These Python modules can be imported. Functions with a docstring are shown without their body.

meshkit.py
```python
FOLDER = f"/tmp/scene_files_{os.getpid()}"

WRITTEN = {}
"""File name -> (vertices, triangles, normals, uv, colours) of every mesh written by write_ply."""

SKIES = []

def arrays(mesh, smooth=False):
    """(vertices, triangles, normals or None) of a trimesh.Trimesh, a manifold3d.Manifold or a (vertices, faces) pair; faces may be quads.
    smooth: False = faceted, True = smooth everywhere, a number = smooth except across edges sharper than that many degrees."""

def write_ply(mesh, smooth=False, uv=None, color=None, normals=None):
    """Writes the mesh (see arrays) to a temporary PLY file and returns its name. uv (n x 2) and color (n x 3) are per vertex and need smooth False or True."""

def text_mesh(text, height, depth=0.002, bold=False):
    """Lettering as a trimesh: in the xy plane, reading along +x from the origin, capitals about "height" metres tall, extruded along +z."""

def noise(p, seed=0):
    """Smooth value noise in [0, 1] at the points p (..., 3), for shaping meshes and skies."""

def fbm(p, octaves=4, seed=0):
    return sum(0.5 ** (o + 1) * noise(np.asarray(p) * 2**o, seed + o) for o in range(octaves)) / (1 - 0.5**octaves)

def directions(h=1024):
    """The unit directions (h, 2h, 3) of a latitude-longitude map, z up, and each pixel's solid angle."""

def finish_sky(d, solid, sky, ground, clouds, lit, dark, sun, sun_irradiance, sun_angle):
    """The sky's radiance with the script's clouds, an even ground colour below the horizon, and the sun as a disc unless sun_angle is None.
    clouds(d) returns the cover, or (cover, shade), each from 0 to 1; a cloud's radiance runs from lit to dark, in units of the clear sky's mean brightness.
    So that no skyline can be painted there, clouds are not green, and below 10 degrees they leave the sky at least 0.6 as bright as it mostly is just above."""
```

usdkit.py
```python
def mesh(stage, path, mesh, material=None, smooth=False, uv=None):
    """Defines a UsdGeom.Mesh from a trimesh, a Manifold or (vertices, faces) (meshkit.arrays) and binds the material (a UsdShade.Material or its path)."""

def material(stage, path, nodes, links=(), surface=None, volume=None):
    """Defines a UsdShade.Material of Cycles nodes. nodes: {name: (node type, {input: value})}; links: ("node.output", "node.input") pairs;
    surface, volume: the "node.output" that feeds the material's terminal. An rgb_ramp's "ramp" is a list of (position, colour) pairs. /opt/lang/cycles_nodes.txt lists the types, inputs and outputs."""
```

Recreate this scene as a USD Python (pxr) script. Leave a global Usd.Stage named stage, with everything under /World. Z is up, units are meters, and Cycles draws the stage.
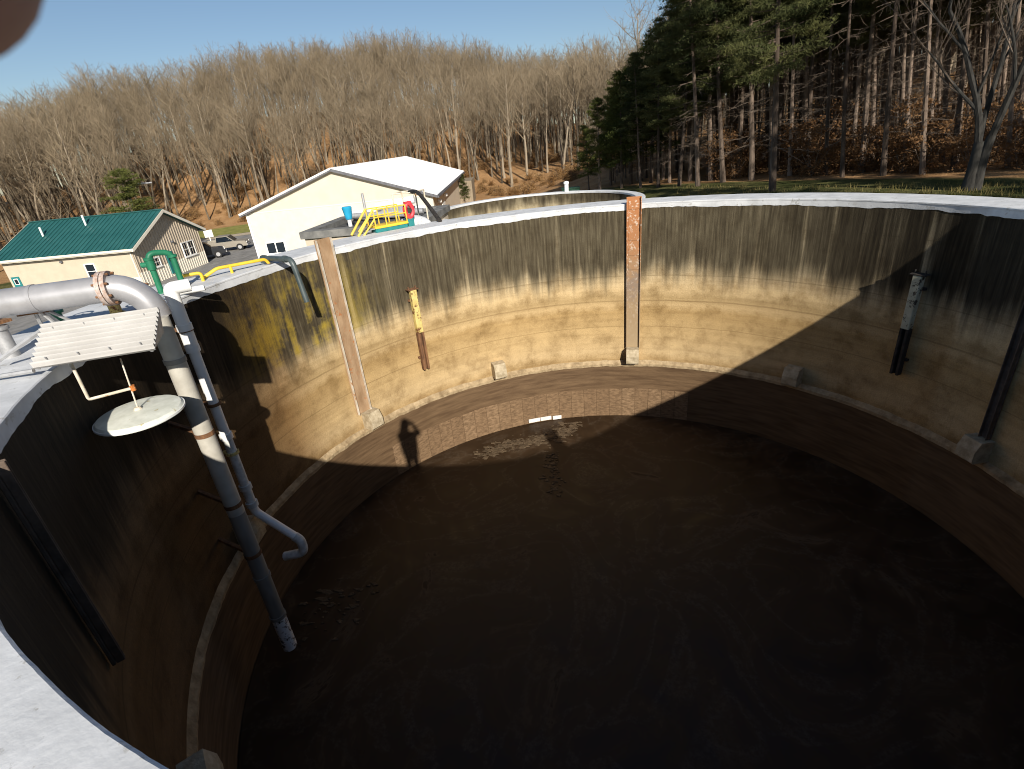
import math, numpy as np, trimesh, usdkit, meshkit
import manifold3d as m3
from pxr import Usd, UsdGeom, UsdLux, UsdShade, Gf, Sdf, Vt

stage = Usd.Stage.CreateInMemory()
UsdGeom.SetStageUpAxis(stage, UsdGeom.Tokens.z)
UsdGeom.SetStageMetersPerUnit(stage, 1.0)
world = UsdGeom.Xform.Define(stage, '/World')
stage.SetDefaultPrim(world.GetPrim())
UsdGeom.Scope.Define(stage, '/World/Looks')

# ------------------------------------------------------------------ camera, sky, sun, exposure
EXPOSURE = 0.4
SKY_STRENGTH = 0.068
SUN_INTENSITY = 1.25
SUN_AZ, SUN_EL = math.radians(153.2), math.radians(27.44)
YAW, PITCH, ROLL, FPX = -.23285, -.44052, -.10146, 514.75
CAM = np.array([0., -6.807, 1.6])

def cam_axes():
    f = np.array([math.sin(YAW)*math.cos(PITCH), math.cos(YAW)*math.cos(PITCH), math.sin(PITCH)])
    r = np.cross(f, [0, 0, 1]); r /= np.linalg.norm(r); u = np.cross(r, f)
    return math.cos(ROLL)*r+math.sin(ROLL)*u, -math.sin(ROLL)*r+math.cos(ROLL)*u, f
CR, CU, CF = cam_axes()
cam = UsdGeom.Camera.Define(stage, '/World/camera')
mm = np.eye(4); mm[0, :3] = CR; mm[1, :3] = CU; mm[2, :3] = -CF; mm[3, :3] = CAM
cam.AddTransformOp().Set(Gf.Matrix4d(mm.tolist()))
cam.CreateFocalLengthAttr(20.0)
cam.CreateHorizontalApertureAttr(1024*20.0/FPX)
cam.CreateVerticalApertureAttr(769*20.0/FPX)
cam.CreateClippingRangeAttr(Gf.Vec2f(0.005, 5000))
cam.GetPrim().CreateAttribute('exposure', Sdf.ValueTypeNames.Float).Set(EXPOSURE)

SUN = np.array([math.sin(SUN_AZ)*math.cos(SUN_EL), math.cos(SUN_AZ)*math.cos(SUN_EL), math.sin(SUN_EL)])
cam.CreateFStopAttr(16.0); cam.CreateFocusDistanceAttr(11.0)
sky_mat = usdkit.material(stage, '/World/Looks/sky', {
    'sky': ('sky_texture', {'sky_type': 'single_scattering', 'sun_disc': False, 'sun_elevation': SUN_EL, 'sun_rotation': SUN_AZ,
                            'air_density': 1.0, 'aerosol_density': .5, 'ozone_density': 2.5}),
    'bg': ('background_shader', {'strength': SKY_STRENGTH})}, [('sky.color', 'bg.color')], surface='bg.background')
dome = UsdLux.DomeLight.Define(stage, '/World/sky')
dome.GetPrim().SetCustomDataByKey('kind', 'structure')
UsdShade.MaterialBindingAPI.Apply(dome.GetPrim()).Bind(sky_mat)
sun = UsdLux.DistantLight.Define(stage, '/World/sun')
sun.CreateIntensityAttr(SUN_INTENSITY); sun.CreateAngleAttr(0.55); sun.CreateNormalizeAttr(True)
sun.CreateColorAttr(Gf.Vec3f(1.0, .935, .84))
zx = np.cross([0, 0, 1.], SUN); zx /= np.linalg.norm(zx); zy_ = np.cross(SUN, zx)
sm = np.eye(4); sm[0, :3] = zx; sm[1, :3] = zy_; sm[2, :3] = SUN
sun.AddTransformOp().Set(Gf.Matrix4d(sm.tolist()))

# ------------------------------------------------------------------ helpers
RNG = np.random.default_rng(7)
used = {}
def numbered(parent, name):
    k = (str(parent), name); n = used.get(k, 0); used[k] = n+1
    return name if n == 0 else f'{name}_{n:03d}'

def tag(p, label=None, cat=None, group=None, kind=None):
    p = p.GetPrim() if hasattr(p, 'GetPrim') else p
    for k, v in (('label', label), ('category', cat), ('group', group), ('kind', kind)):
        if v: p.SetCustomDataByKey(k, v)
    return p

def thing(name, label, cat, loc=(0, 0, 0), rz=0., group=None, scale=None, lean=None):
    x = UsdGeom.Xform.Define(stage, '/World/'+numbered('/World', name))
    x.AddTranslateOp().Set(Gf.Vec3d(*map(float, loc))); 
    if lean: x.AddRotateYOp().Set(float(lean[0])); x.AddRotateXOp().Set(float(lean[1]))
    x.AddRotateZOp().Set(float(rz))
    x.AddScaleOp().Set(Gf.Vec3f(*(scale or (1, 1, 1))))
    return tag(x, label, cat, group)

def copy(src, loc, rz, label, cat, group, scale=(1, 1, 1), name=None, lean=None):
    r = thing(name or src.GetName().split('_0')[0], label, cat, loc, rz, group, scale, lean)
    r.GetReferences().AddInternalReference(src.GetPath()); r.SetInstanceable(True)
    return r

def obj(name, mesh, m, parent=None, smooth=False, label=None):
    base = str(parent.GetPath()) if parent is not None else '/World'
    if isinstance(mesh, MB): mesh = mesh.get()
    g = usdkit.mesh(stage, base+'/'+numbered(base, name), mesh, M[m], smooth=smooth)
    if label: g.GetPrim().SetCustomDataByKey('label', label)
    return g.GetPrim()

def struct(name, mesh, m, smooth=False, kind='structure'):
    return tag(obj(name, mesh, m, None, smooth), kind=kind)

class MB:
    def __init__(s): s.v = []; s.f = []; s.n = 0
    def add(s, v, f):
        v = np.asarray(v, float); f = np.asarray(f, int)
        s.v.append(v); s.f.append(f+s.n); s.n += len(v); return s
    def mesh(s, m): return s.add(m.vertices, m.faces)
    def get(s): return np.vstack(s.v), np.vstack(s.f)
    def box(s, c, size, rz=0., R=None, ch=0.):
        sx, sy, sz = np.asarray(size, float)/2
        if ch > 0:
            q = []
            for a in (-1, 1):
                for b in (-1, 1):
                    for d in (-1, 1):
                        q += [(a*(sx-ch), b*(sy-ch), d*sz), (a*(sx-ch), b*sy, d*(sz-ch)), (a*sx, b*(sy-ch), d*(sz-ch))]
            h = trimesh.convex.convex_hull(np.array(q)); v, f = h.vertices, h.faces
        else:
            v = np.array([(a*sx, b*sy, d*sz) for a in (-1, 1) for b in (-1, 1) for d in (-1, 1)])
            f = np.array([(0, 1, 3), (0, 3, 2), (4, 6, 7), (4, 7, 5), (0, 4, 5), (0, 5, 1), (2, 3, 7), (2, 7, 6), (0, 2, 6), (0, 6, 4), (1, 5, 7), (1, 7, 3)])
        if R is None:
            c_, s_ = math.cos(rz), math.sin(rz); R = np.array([[c_, -s_, 0], [s_, c_, 0], [0, 0, 1]])
        return s.add(v@np.asarray(R).T+np.asarray(c, float), f)
    def tube(s, pts, r, seg=8, caps=True):
        pts = np.asarray(pts, float); n = len(pts); r = np.broadcast_to(np.asarray(r, float), (n,))
        t = np.gradient(pts, axis=0); t /= np.linalg.norm(t, axis=1)[:, None]+1e-12
        a = np.array([0, 0, 1.]) if abs(t[0, 2]) < .9 else np.array([1., 0, 0])
        e = np.cross(t[0], a); e /= np.linalg.norm(e); V = []
        th = np.arange(seg)*2*np.pi/seg
        for i in range(n):
            e = e-t[i]*(e@t[i]); e /= np.linalg.norm(e); b = np.cross(t[i], e)
            V.append(pts[i]+r[i]*(np.cos(th)[:, None]*e+np.sin(th)[:, None]*b))
        V = np.vstack(V); F = []
        for i in range(n-1):
            for k in range(seg):
                k2 = (k+1) % seg; A, B, C, D = i*seg+k, i*seg+k2, (i+1)*seg+k2, (i+1)*seg+k
                F += [(A, B, C), (A, C, D)]
        if caps:
            V = np.vstack([V, pts[0], pts[-1]]); c0, c1 = n*seg, n*seg+1
            for k in range(seg):
                k2 = (k+1) % seg; F += [(c0, k2, k), (c1, (n-1)*seg+k, (n-1)*seg+k2)]
        return s.add(V, F)
    def prism(s, poly, z0, z1):
        poly = np.asarray(poly, float)
        if np.sum(poly[:, 0]*np.roll(poly[:, 1], -1)-np.roll(poly[:, 0], -1)*poly[:, 1]) < 0: poly = poly[::-1]
        import shapely
        m = trimesh.creation.extrude_polygon(shapely.Polygon(poly), z1-z0, engine='earcut'); m.apply_translation([0, 0, z0])
        return s.mesh(m)
    def ring(s, prof, a0=0., a1=2*np.pi, seg=360, closed=True):
        """revolve a closed profile [(r,z)] (angle measured from +y towards +x)."""
        prof = np.asarray(prof, float); full = abs(a1-a0-2*np.pi) < 1e-6
        A = np.linspace(a0, a1, seg, endpoint=not full); n = len(prof); V = []
        for a in A: V.append(np.c_[prof[:, 0]*math.sin(a), prof[:, 0]*math.cos(a), prof[:, 1]])
        F = []; m = len(A)
        for i in range(m if full else m-1):
            j = (i+1) % m
            for k in range(n if closed else n-1):
                k2 = (k+1) % n
                F += [(i*n+k, i*n+k2, j*n+k2), (i*n+k, j*n+k2, j*n+k)]
        if not full and closed:
            for k in range(1, n-1): F += [(0, k+1, k), ((m-1)*n, (m-1)*n+k, (m-1)*n+k+1)]
        return s.add(np.vstack(V), F)

def pol(r, adeg, z=0.):
    a = math.radians(adeg); return np.array([r*math.sin(a), r*math.cos(a), z])
def radial(adeg):                      # columns: tangent (towards +angle), outward, up
    a = math.radians(adeg); o = np.array([math.sin(a), math.cos(a), 0]); t = np.array([math.cos(a), -math.sin(a), 0])
    return np.c_[t, o, [0, 0, 1.]]
def bend(pts, r=.1, n=5):
    """rounds the corners of a polyline."""
    pts = [np.asarray(p, float) for p in pts]; out = [pts[0]]
    for a, b, c in zip(pts, pts[1:], pts[2:]):
        d0, d1 = (a-b), (c-b); l0, l1 = np.linalg.norm(d0), np.linalg.norm(d1); q = min(r, l0*.49, l1*.49)
        p0, p1 = b+d0/l0*q, b+d1/l1*q
        for t in np.linspace(0, 1, n): out.append((1-t)**2*p0+2*t*(1-t)*b+t*t*p1)
    out.append(pts[-1]); return np.array(out)
def smoothstep(a, b, x):
    t = np.clip((np.asarray(x, float)-a)/(b-a), 0, 1); return t*t*(3-2*t)
def rot_to(d):
    d = np.asarray(d, float)/np.linalg.norm(d); a = np.array([0, 0, 1.]) if abs(d[2]) < .95 else np.array([1., 0, 0])
    x = np.cross(a, d); x /= np.linalg.norm(x); return np.c_[x, np.cross(d, x), d]

# ------------------------------------------------------------------ materials
M = {}
def mat(name, c1, c2=None, scale=6., rough=.7, metal=0., bump=0., bscale=40., spec=.3, stretch=(1, 1, 1), lo=.35, hi=.65, detail=6, rust=None, rust_lo=.58, rust_scale=5.):
    c2 = c2 or c1
    n = {'g': ('geometry', {}), 'm': ('mapping', {'scale': stretch}), 'n': ('noise_texture', {'scale': scale, 'detail': detail, 'roughness': .6}),
         'r': ('rgb_ramp', {'ramp': [(lo, c1), (hi, c2)]}),
         'p': ('principled_bsdf', {'roughness': rough, 'metallic': metal, 'specular_ior_level': spec})}
    l = [('g.position', 'm.vector'), ('m.vector', 'n.vector'), ('n.fac', 'r.fac')]
    out = 'r.color'
    if rust:
        n['n2'] = ('noise_texture', {'scale': rust_scale, 'detail': 8, 'roughness': .7}); n['r2'] = ('rgb_ramp', {'ramp': [(rust_lo, (0, 0, 0)), (rust_lo+.05, (1, 1, 1))]})
        n['x'] = ('mix', {'color2': rust}); l += [('g.position', 'n2.vector'), ('n2.fac', 'r2.fac'), ('r2.color', 'x.fac'), ('r.color', 'x.color1')]; out = 'x.color'
    l.append((out, 'p.base_color'))
    if bump:
        n['bn'] = ('noise_texture', {'scale': bscale, 'detail': 4}); n['b'] = ('bump', {'strength': bump, 'distance': .02})
        l += [('m.vector', 'bn.vector'), ('bn.fac', 'b.height'), ('b.normal', 'p.normal')]
    M[name] = usdkit.material(stage, '/World/Looks/'+name, n, l, surface='p.BSDF')

# stained concrete wall of the tank: bands by height, streaks along the arc
def wall_material(name, zstain, lichen, k=1.0, base=None, sc=1.):
    n, l = {}, []
    def N(nm, kind, **kw): n[nm] = (kind, kw); return nm
    def L(a, b): l.append((a, b))
    N('g', 'geometry'); N('s', 'separate_xyz'); L('g.position', 's.vector')
    N('ang', 'math', math_type='arctan2'); L('s.x', 'ang.value1'); L('s.y', 'ang.value2')
    N('arc', 'math', math_type='multiply', value2=6.3*sc); L('ang.value', 'arc.value1')
    def streak(nm, zs, scale, detail=4, rough=.55, off=0.):
        N(nm+'z', 'math', math_type='multiply', value2=zs); L('s.z', nm+'z.value1')
        N(nm+'c', 'combine_xyz', z=off); L('arc.value', nm+'c.x'); L(nm+'z.value', nm+'c.y')
        N(nm, 'noise_texture', scale=scale, detail=detail, roughness=rough); L(nm+'c.vector', nm+'.vector')
    streak('big', .10, .9, 5, .6); streak('fin', .04, 5.5, 4, .6, 3.); streak('hair', .05, 22., 3, .6, 7.); streak('tide', 24., .35, 4, .6, 11.)
    N('mot', 'noise_texture', scale=2.2, detail=8, roughness=.65); L('g.position', 'mot.vector')
    N('grain', 'noise_texture', scale=45., detail=5, roughness=.7); L('g.position', 'grain.vector')
    # concrete by height
    N('zr', 'map_range', from_min=-4.1, from_max=0., to_min=0., to_max=1.); L('s.z', 'zr.value')
    N('zw', 'math', math_type='multiply_add', value2=.10, value3=-.05); L('mot.fac', 'zw.value1')
    N('zz', 'math', math_type='add'); L('zr.result', 'zz.value1'); L('zw.value', 'zz.value2')
    base = base or [(0., (.34, .23, .115)), (.03, (.35, .25, .13)), (.09, (.46, .35, .205)), (.2, (.44, .325, .175)), (.36, (.37, .26, .125)), (.40, (.45, .335, .185)), (.45, (.36, .265, .14)), (.50, (.50, .385, .225)), (.58, (.52, .42, .27)), (.66, (.46, .39, .27)), (1., (.42, .37, .27))]
    N('cr', 'rgb_ramp', ramp=[(p, tuple(np.array(c)*np.array(k))) for p, c in base]); L('zz.value', 'cr.fac')
    N('tr', 'rgb_ramp', ramp=[(.3, (.84, .82, .79)), (.5, (1., 1., 1.)), (.7, (1.06, 1.06, 1.06))]); L('tide.fac', 'tr.fac')
    N('m1', 'mix', mix_type='multiply', fac=.9); L('cr.color', 'm1.color1'); L('tr.color', 'm1.color2')
    N('mr', 'rgb_ramp', ramp=[(.3, (.62, .58, .52)), (.52, (1., 1., 1.)), (.72, (1.15, 1.16, 1.18))]); L('mot.fac', 'mr.fac')
    N('m2', 'mix', mix_type='multiply', fac=1.); L('m1.color', 'm2.color1'); L('mr.color', 'm2.color2')
    N('gr', 'rgb_ramp', ramp=[(.3, (.75, .74, .72)), (.5, (1., 1., 1.)), (.7, (1.18, 1.18, 1.18))]); L('grain.fac', 'gr.fac')
    N('m3', 'mix', mix_type='multiply', fac=.8); L('m2.color', 'm3.color1'); L('gr.color', 'm3.color2')
    # pour joints and form seams of the concrete
    N('zn', 'math', math_type='multiply_add', value2=.05, value3=-.025); L('big.fac', 'zn.value1'); N('zj', 'math', math_type='add'); L('s.z', 'zj.value1'); L('zn.value', 'zj.value2')
    prev = None
    for i, (zz0, wd) in enumerate(((-1.72, .012), (-2.36, .016), (-3.05, .010), (-.62, .008))):
        N(f'j{i}', 'math', math_type='compare', value2=zz0, value3=wd); L('zj.value', f'j{i}.value1')
        if prev: N(f'jm{i}', 'math', math_type='maximum'); L(prev, f'jm{i}.value1'); L(f'j{i}.value', f'jm{i}.value2'); prev = f'jm{i}.value'
        else: prev = f'j{i}.value'
    N('vj', 'math', math_type='multiply', value2=.82); L('arc.value', 'vj.value1'); N('vf', 'math', math_type='fraction'); L('vj.value', 'vf.value1'); N('vc', 'math', math_type='less_than', value2=.014); L('vf.value', 'vc.value1')
    N('jx', 'math', math_type='maximum'); L(prev, 'jx.value1')
    N('vs', 'math', math_type='multiply', value2=.35); L('vc.value', 'vs.value1'); L('vs.value', 'jx.value2'); N('jn', 'math', math_type='multiply'); L('jx.value', 'jn.value1'); L('mot.fac', 'jn.value2')
    N('jo', 'mix', mix_type='multiply', color2=(.55, .52, .47)); L('jn.value', 'jo.fac'); L('m3.color', 'jo.color1')
    # black weathering of the top, running down in drips
    N('b0', 'math', math_type='multiply_add', value2=.9, value3=zstain-.45); L('big.fac', 'b0.value1')
    N('b1', 'math', math_type='multiply_add', value2=1.15, value3=-.575); L('fin.fac', 'b1.value1')
    N('b2', 'math', math_type='add'); L('b0.value', 'b2.value1'); L('b1.value', 'b2.value2')
    N('b3', 'math', math_type='subtract'); L('s.z', 'b3.value1'); L('b2.value', 'b3.value2')
    N('st', 'map_range', range_type='smoothstep', from_min=-.34, from_max=.50, to_min=0., to_max=1.); L('b3.value', 'st.value')
    N('ps', 'rgb_ramp', ramp=[(.54, (1., 1., 1.)), (.63, (.88, .88, .88)), (.70, (.55, .55, .55)), (.76, (.25, .25, .25))]); L('fin.fac', 'ps.fac')
    N('sm', 'mix', mix_type='multiply', fac=1.); L('st.result', 'sm.color1'); L('ps.color', 'sm.color2')
    N('sc', 'rgb_ramp', ramp=[(.30, (.040, .031, .018)), (.46, (.064, .051, .030)), (.60, (.092, .075, .045)), (.75, (.145, .12, .076))]); L('hair.fac', 'sc.fac')
    N('sc2', 'mix', mix_type='multiply', fac=.75); L('sc.color', 'sc2.color1'); L('mr.color', 'sc2.color2')
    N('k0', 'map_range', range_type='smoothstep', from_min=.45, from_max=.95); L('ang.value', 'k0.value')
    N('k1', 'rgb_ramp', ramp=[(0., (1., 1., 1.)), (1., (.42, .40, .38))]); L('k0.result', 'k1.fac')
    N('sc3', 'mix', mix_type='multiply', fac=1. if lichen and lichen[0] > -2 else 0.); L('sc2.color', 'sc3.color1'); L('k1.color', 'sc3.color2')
    N('m4', 'mix'); L('sm.color', 'm4.fac'); L('jo.color', 'm4.color1'); L('sc3.color', 'm4.color2')
    out = 'm4.color'
    if lichen:
        a0, a1 = lichen
        N('l0', 'map_range', range_type='smoothstep', from_min=a0-.12, from_max=a0+.05); L('ang.value', 'l0.value')
        N('l1', 'map_range', range_type='smoothstep', from_min=a1-.1, from_max=a1+.22, to_min=1., to_max=0.); L('ang.value', 'l1.value')
        N('l2', 'rgb_ramp', ramp=[(0., (0, 0, 0)), (.08, (1, 1, 1)), (.35, (.9, .9, .9)), (1., (.25, .25, .25))]); N('l2r', 'map_range', from_min=-1.85, from_max=0.); L('s.z', 'l2r.value'); L('l2r.result', 'l2.fac')
        N('l3a', 'mix', fac=.5); L('fin.fac', 'l3a.color1'); L('mot.fac', 'l3a.color2'); N('l3', 'rgb_ramp', ramp=[(.45, (0, 0, 0)), (.57, (.92, .92, .92))]); L('l3a.color', 'l3.fac')
        N('l4', 'math', math_type='multiply'); L('l0.result', 'l4.value1'); L('l1.result', 'l4.value2')
        N('l5', 'math', math_type='multiply'); L('l4.value', 'l5.value1'); L('l2.color', 'l5.value2')
        N('l6', 'math', math_type='multiply'); L('l5.value', 'l6.value1'); L('l3.color', 'l6.value2')
        N('m5', 'mix', color2=(.37, .265, .03)); L('l6.value', 'm5.fac'); L('m4.color', 'm5.color1'); out = 'm5.color'
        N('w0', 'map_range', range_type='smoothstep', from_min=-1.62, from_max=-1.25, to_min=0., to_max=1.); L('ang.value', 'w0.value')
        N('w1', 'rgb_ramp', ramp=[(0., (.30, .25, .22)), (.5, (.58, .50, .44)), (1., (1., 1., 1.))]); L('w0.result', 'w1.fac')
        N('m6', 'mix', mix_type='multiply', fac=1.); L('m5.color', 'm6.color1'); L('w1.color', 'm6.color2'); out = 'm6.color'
    N('p', 'principled_bsdf', roughness=.88, specular_ior_level=.2); L(out, 'p.base_color')
    N('bm', 'bump', strength=.5, distance=.02); L('grain.fac', 'bm.height'); L('bm.normal', 'p.normal')
    M[name] = usdkit.material(stage, '/World/Looks/'+name, n, l, surface='p.BSDF')
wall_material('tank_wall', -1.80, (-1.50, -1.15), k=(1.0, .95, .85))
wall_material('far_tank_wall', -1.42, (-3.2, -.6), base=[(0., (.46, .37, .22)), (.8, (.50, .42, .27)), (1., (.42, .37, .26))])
wall_material('lower_wall', 9., None, base=[(0, (.12, .075, .04)), (1, (.12, .075, .04))])
mat('lower_wall', (.080, .046, .022), (.142, .088, .045), scale=1.4, rough=.8, stretch=(1, 1, 9), bump=.3, bscale=14)
mat('ledge', (.20, .14, .075), (.44, .335, .20), scale=7, rough=.9, bump=.8, bscale=18, lo=.3, hi=.7)
mat('panel_a', (.115, .07, .036), (.22, .14, .076), scale=9, rough=.85, bump=.4, stretch=(1, 1, 2.5))
mat('panel_b', (.105, .064, .033), (.20, .125, .067), scale=9, rough=.85, bump=.4, stretch=(1, 1, 2.5))
mat('panel_c', (.12, .074, .038), (.245, .158, .088), scale=9, rough=.85, bump=.4, stretch=(1, 1, 2.5))
mat('white_coating', (.50, .51, .515), (.66, .67, .675), scale=3, rough=.75, bump=.12, bscale=30, rust=(.42, .415, .395), rust_lo=.585, rust_scale=7)
mat('corbel_concrete', (.30, .24, .15), (.50, .42, .29), scale=8, rough=.9, bump=.4)
mat('rusty_steel', (.30, .115, .045), (.46, .21, .09), scale=5, rough=.85, bump=.4, stretch=(1, 1, .5), rust=(.62, .50, .36), rust_lo=.62, rust_scale=9)
mat('orange_rust', (.42, .13, .03), (.56, .20, .05), scale=7, rough=.85, bump=.5, rust=(.70, .66, .58), rust_lo=.60, rust_scale=11)
mat('brown_steel', (.26, .16, .085), (.40, .27, .16), scale=4, rough=.85, bump=.3, stretch=(1, 1, .4), rust=(.36, .15, .06), rust_lo=.60)
M['rail_rust'] = usdkit.material(stage, '/World/Looks/rail_rust', {'g': ('geometry', {}), 's': ('separate_xyz', {}), 'n': ('noise_texture', {'scale': 7., 'detail': 8, 'roughness': .7}),
    'zr': ('map_range', {'from_min': -3.6, 'from_max': .1}), 'ad': ('math', {'math_type': 'multiply_add', 'value2': .5, 'value3': -.25}), 'sum': ('math', {'math_type': 'add'}),
    'r': ('rgb_ramp', {'ramp': [(.0, (.33, .245, .145)), (.30, (.30, .21, .12)), (.45, (.23, .17, .125)), (.55, (.30, .19, .105)), (.70, (.34, .165, .075)), (.9, (.37, .165, .07)), (1., (.40, .17, .07))]}),
    'n2': ('noise_texture', {'scale': 12., 'detail': 6, 'roughness': .7}), 'r2': ('rgb_ramp', {'ramp': [(.55, (0, 0, 0)), (.60, (.8, .8, .8))]}), 'x': ('mix', {'color2': (.60, .52, .42)}), 'mm': ('math', {'math_type': 'multiply'}),
    'p': ('principled_bsdf', {'roughness': .9, 'specular_ior_level': .2})}, [('g.position', 's.vector'), ('g.position', 'n.vector'), ('g.position', 'n2.vector'), ('s.z', 'zr.value'), ('n.fac', 'ad.value1'), ('zr.result', 'sum.value1'), ('ad.value', 'sum.value2'),
     ('sum.value', 'r.fac'), ('n2.fac', 'r2.fac'), ('r2.color', 'mm.value1'), ('zr.result', 'mm.value2'), ('mm.value', 'x.fac'), ('r.color', 'x.color1'), ('x.color', 'p.base_color')], surface='p.BSDF')
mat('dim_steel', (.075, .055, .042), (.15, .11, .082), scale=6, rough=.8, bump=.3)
mat('yellow_flaking', (.52, .40, .13), (.66, .53, .20), scale=5, rough=.75, bump=.3, rust=(.16, .07, .03), rust_lo=.54, rust_scale=7)
mat('dark_rust', (.10, .05, .028), (.24, .12, .055), scale=9, rough=.9, bump=.5, stretch=(1, 1, .35))
mat('pale_edge', (.40, .34, .26), (.58, .53, .45), scale=6, rough=.7, rust=(.40, .22, .11), rust_lo=.6)
mat('silver_paint', (.34, .335, .34), (.42, .415, .42), scale=4, rough=.38, metal=.35, spec=.5)
mat('rusty_flange', (.34, .22, .16), (.55, .48, .44), scale=22, rough=.7)
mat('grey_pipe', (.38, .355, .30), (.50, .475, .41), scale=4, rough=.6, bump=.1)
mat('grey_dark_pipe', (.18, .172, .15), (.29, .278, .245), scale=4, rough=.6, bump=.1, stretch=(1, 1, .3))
mat('peeling_white', (.74, .74, .72), (.82, .82, .80), scale=9, rough=.7, rust=(.07, .06, .05), rust_lo=.52, rust_scale=13)
mat('white_plastic', (.76, .76, .73), (.84, .84, .81), scale=5, rough=.4, spec=.5)
mat('dirty_plastic', (.50, .50, .47), (.74, .74, .70), scale=11, rough=.6)
mat('fibreglass', (.60, .61, .52), (.76, .77, .68), scale=7, rough=.5, spec=.4, rust=(.42, .36, .18), rust_lo=.60, rust_scale=6)
mat('sheet_metal', (.44, .425, .40), (.52, .505, .48), scale=3, rough=.45, spec=.4)
mat('pale_rail', (.55, .48, .36), (.72, .66, .55), scale=8, rough=.7, rust=(.40, .2, .07), rust_lo=.58)
mat('galvanised', (.34, .34, .34), (.46, .46, .46), scale=12, rough=.5, metal=.4)
mat('black_pipe', (.035, .05, .05), (.07, .09, .09), scale=6, rough=.45, spec=.5)
mat('black_rubber', (.02, .018, .016), (.05, .042, .035), scale=9, rough=.7)
mat('green_paint', (.012, .13, .065), (.02, .18, .09), scale=6, rough=.5, spec=.4)
mat('yellow_paint', (.72, .46, .03), (.82, .56, .06), scale=6, rough=.5, spec=.4)
mat('red_paint', (.55, .03, .04), (.66, .06, .07), scale=5, rough=.45, spec=.5)
mat('blue_paint', (.02, .30, .50), (.03, .38, .60), scale=5, rough=.4, spec=.5)
mat('beige_panel', (.50, .42, .315), (.55, .465, .35), scale=1.5, rough=.7)
mat('cream_trim', (.78, .72, .60), rough=.6)
mat('tan_siding', (.44, .37, .28), (.48, .41, .32), scale=2, rough=.7)
mat('cream_wall', (.60, .525, .405), (.645, .57, .445), scale=1.0, rough=.7)
mat('white_block', (.585, .545, .455), (.635, .595, .505), scale=1.5, rough=.75)
mat('teal_roof', (.018, .092, .088), (.028, .118, .112), scale=.9, rough=.4, spec=.5)
mat('white_roof', (.66, .67, .68), (.73, .74, .75), scale=.8, rough=.45)
mat('dark_trim', (.10, .10, .11), (.16, .16, .17), scale=4, rough=.6)
mat('shed_wood', (.20, .16, .11), (.32, .26, .18), scale=3, rough=.85, stretch=(3, 3, .3))
mat('grey_slab', (.11, .11, .105), (.22, .215, .20), scale=3, rough=.9, bump=.3)
mat('slab_pit', (.05, .05, .048), (.10, .10, .095), scale=3, rough=.9)
mat('teal_door', (.02, .17, .17), (.03, .21, .21), rough=.5)
mat('window_frame', (.85, .84, .80), rough=.5)
mat('asphalt', (.17, .165, .155), (.26, .25, .235), scale=2.2, rough=.95, bump=.2, stretch=(1, .4, 1), rust=(.30, .27, .23), rust_lo=.6, rust_scale=.5)
mat('gravel', (.36, .29, .20), (.50, .42, .31), scale=5, rough=.95)
mat('lawn', (.16, .17, .035), (.28, .26, .07), scale=1.2, rough=.9)
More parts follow.
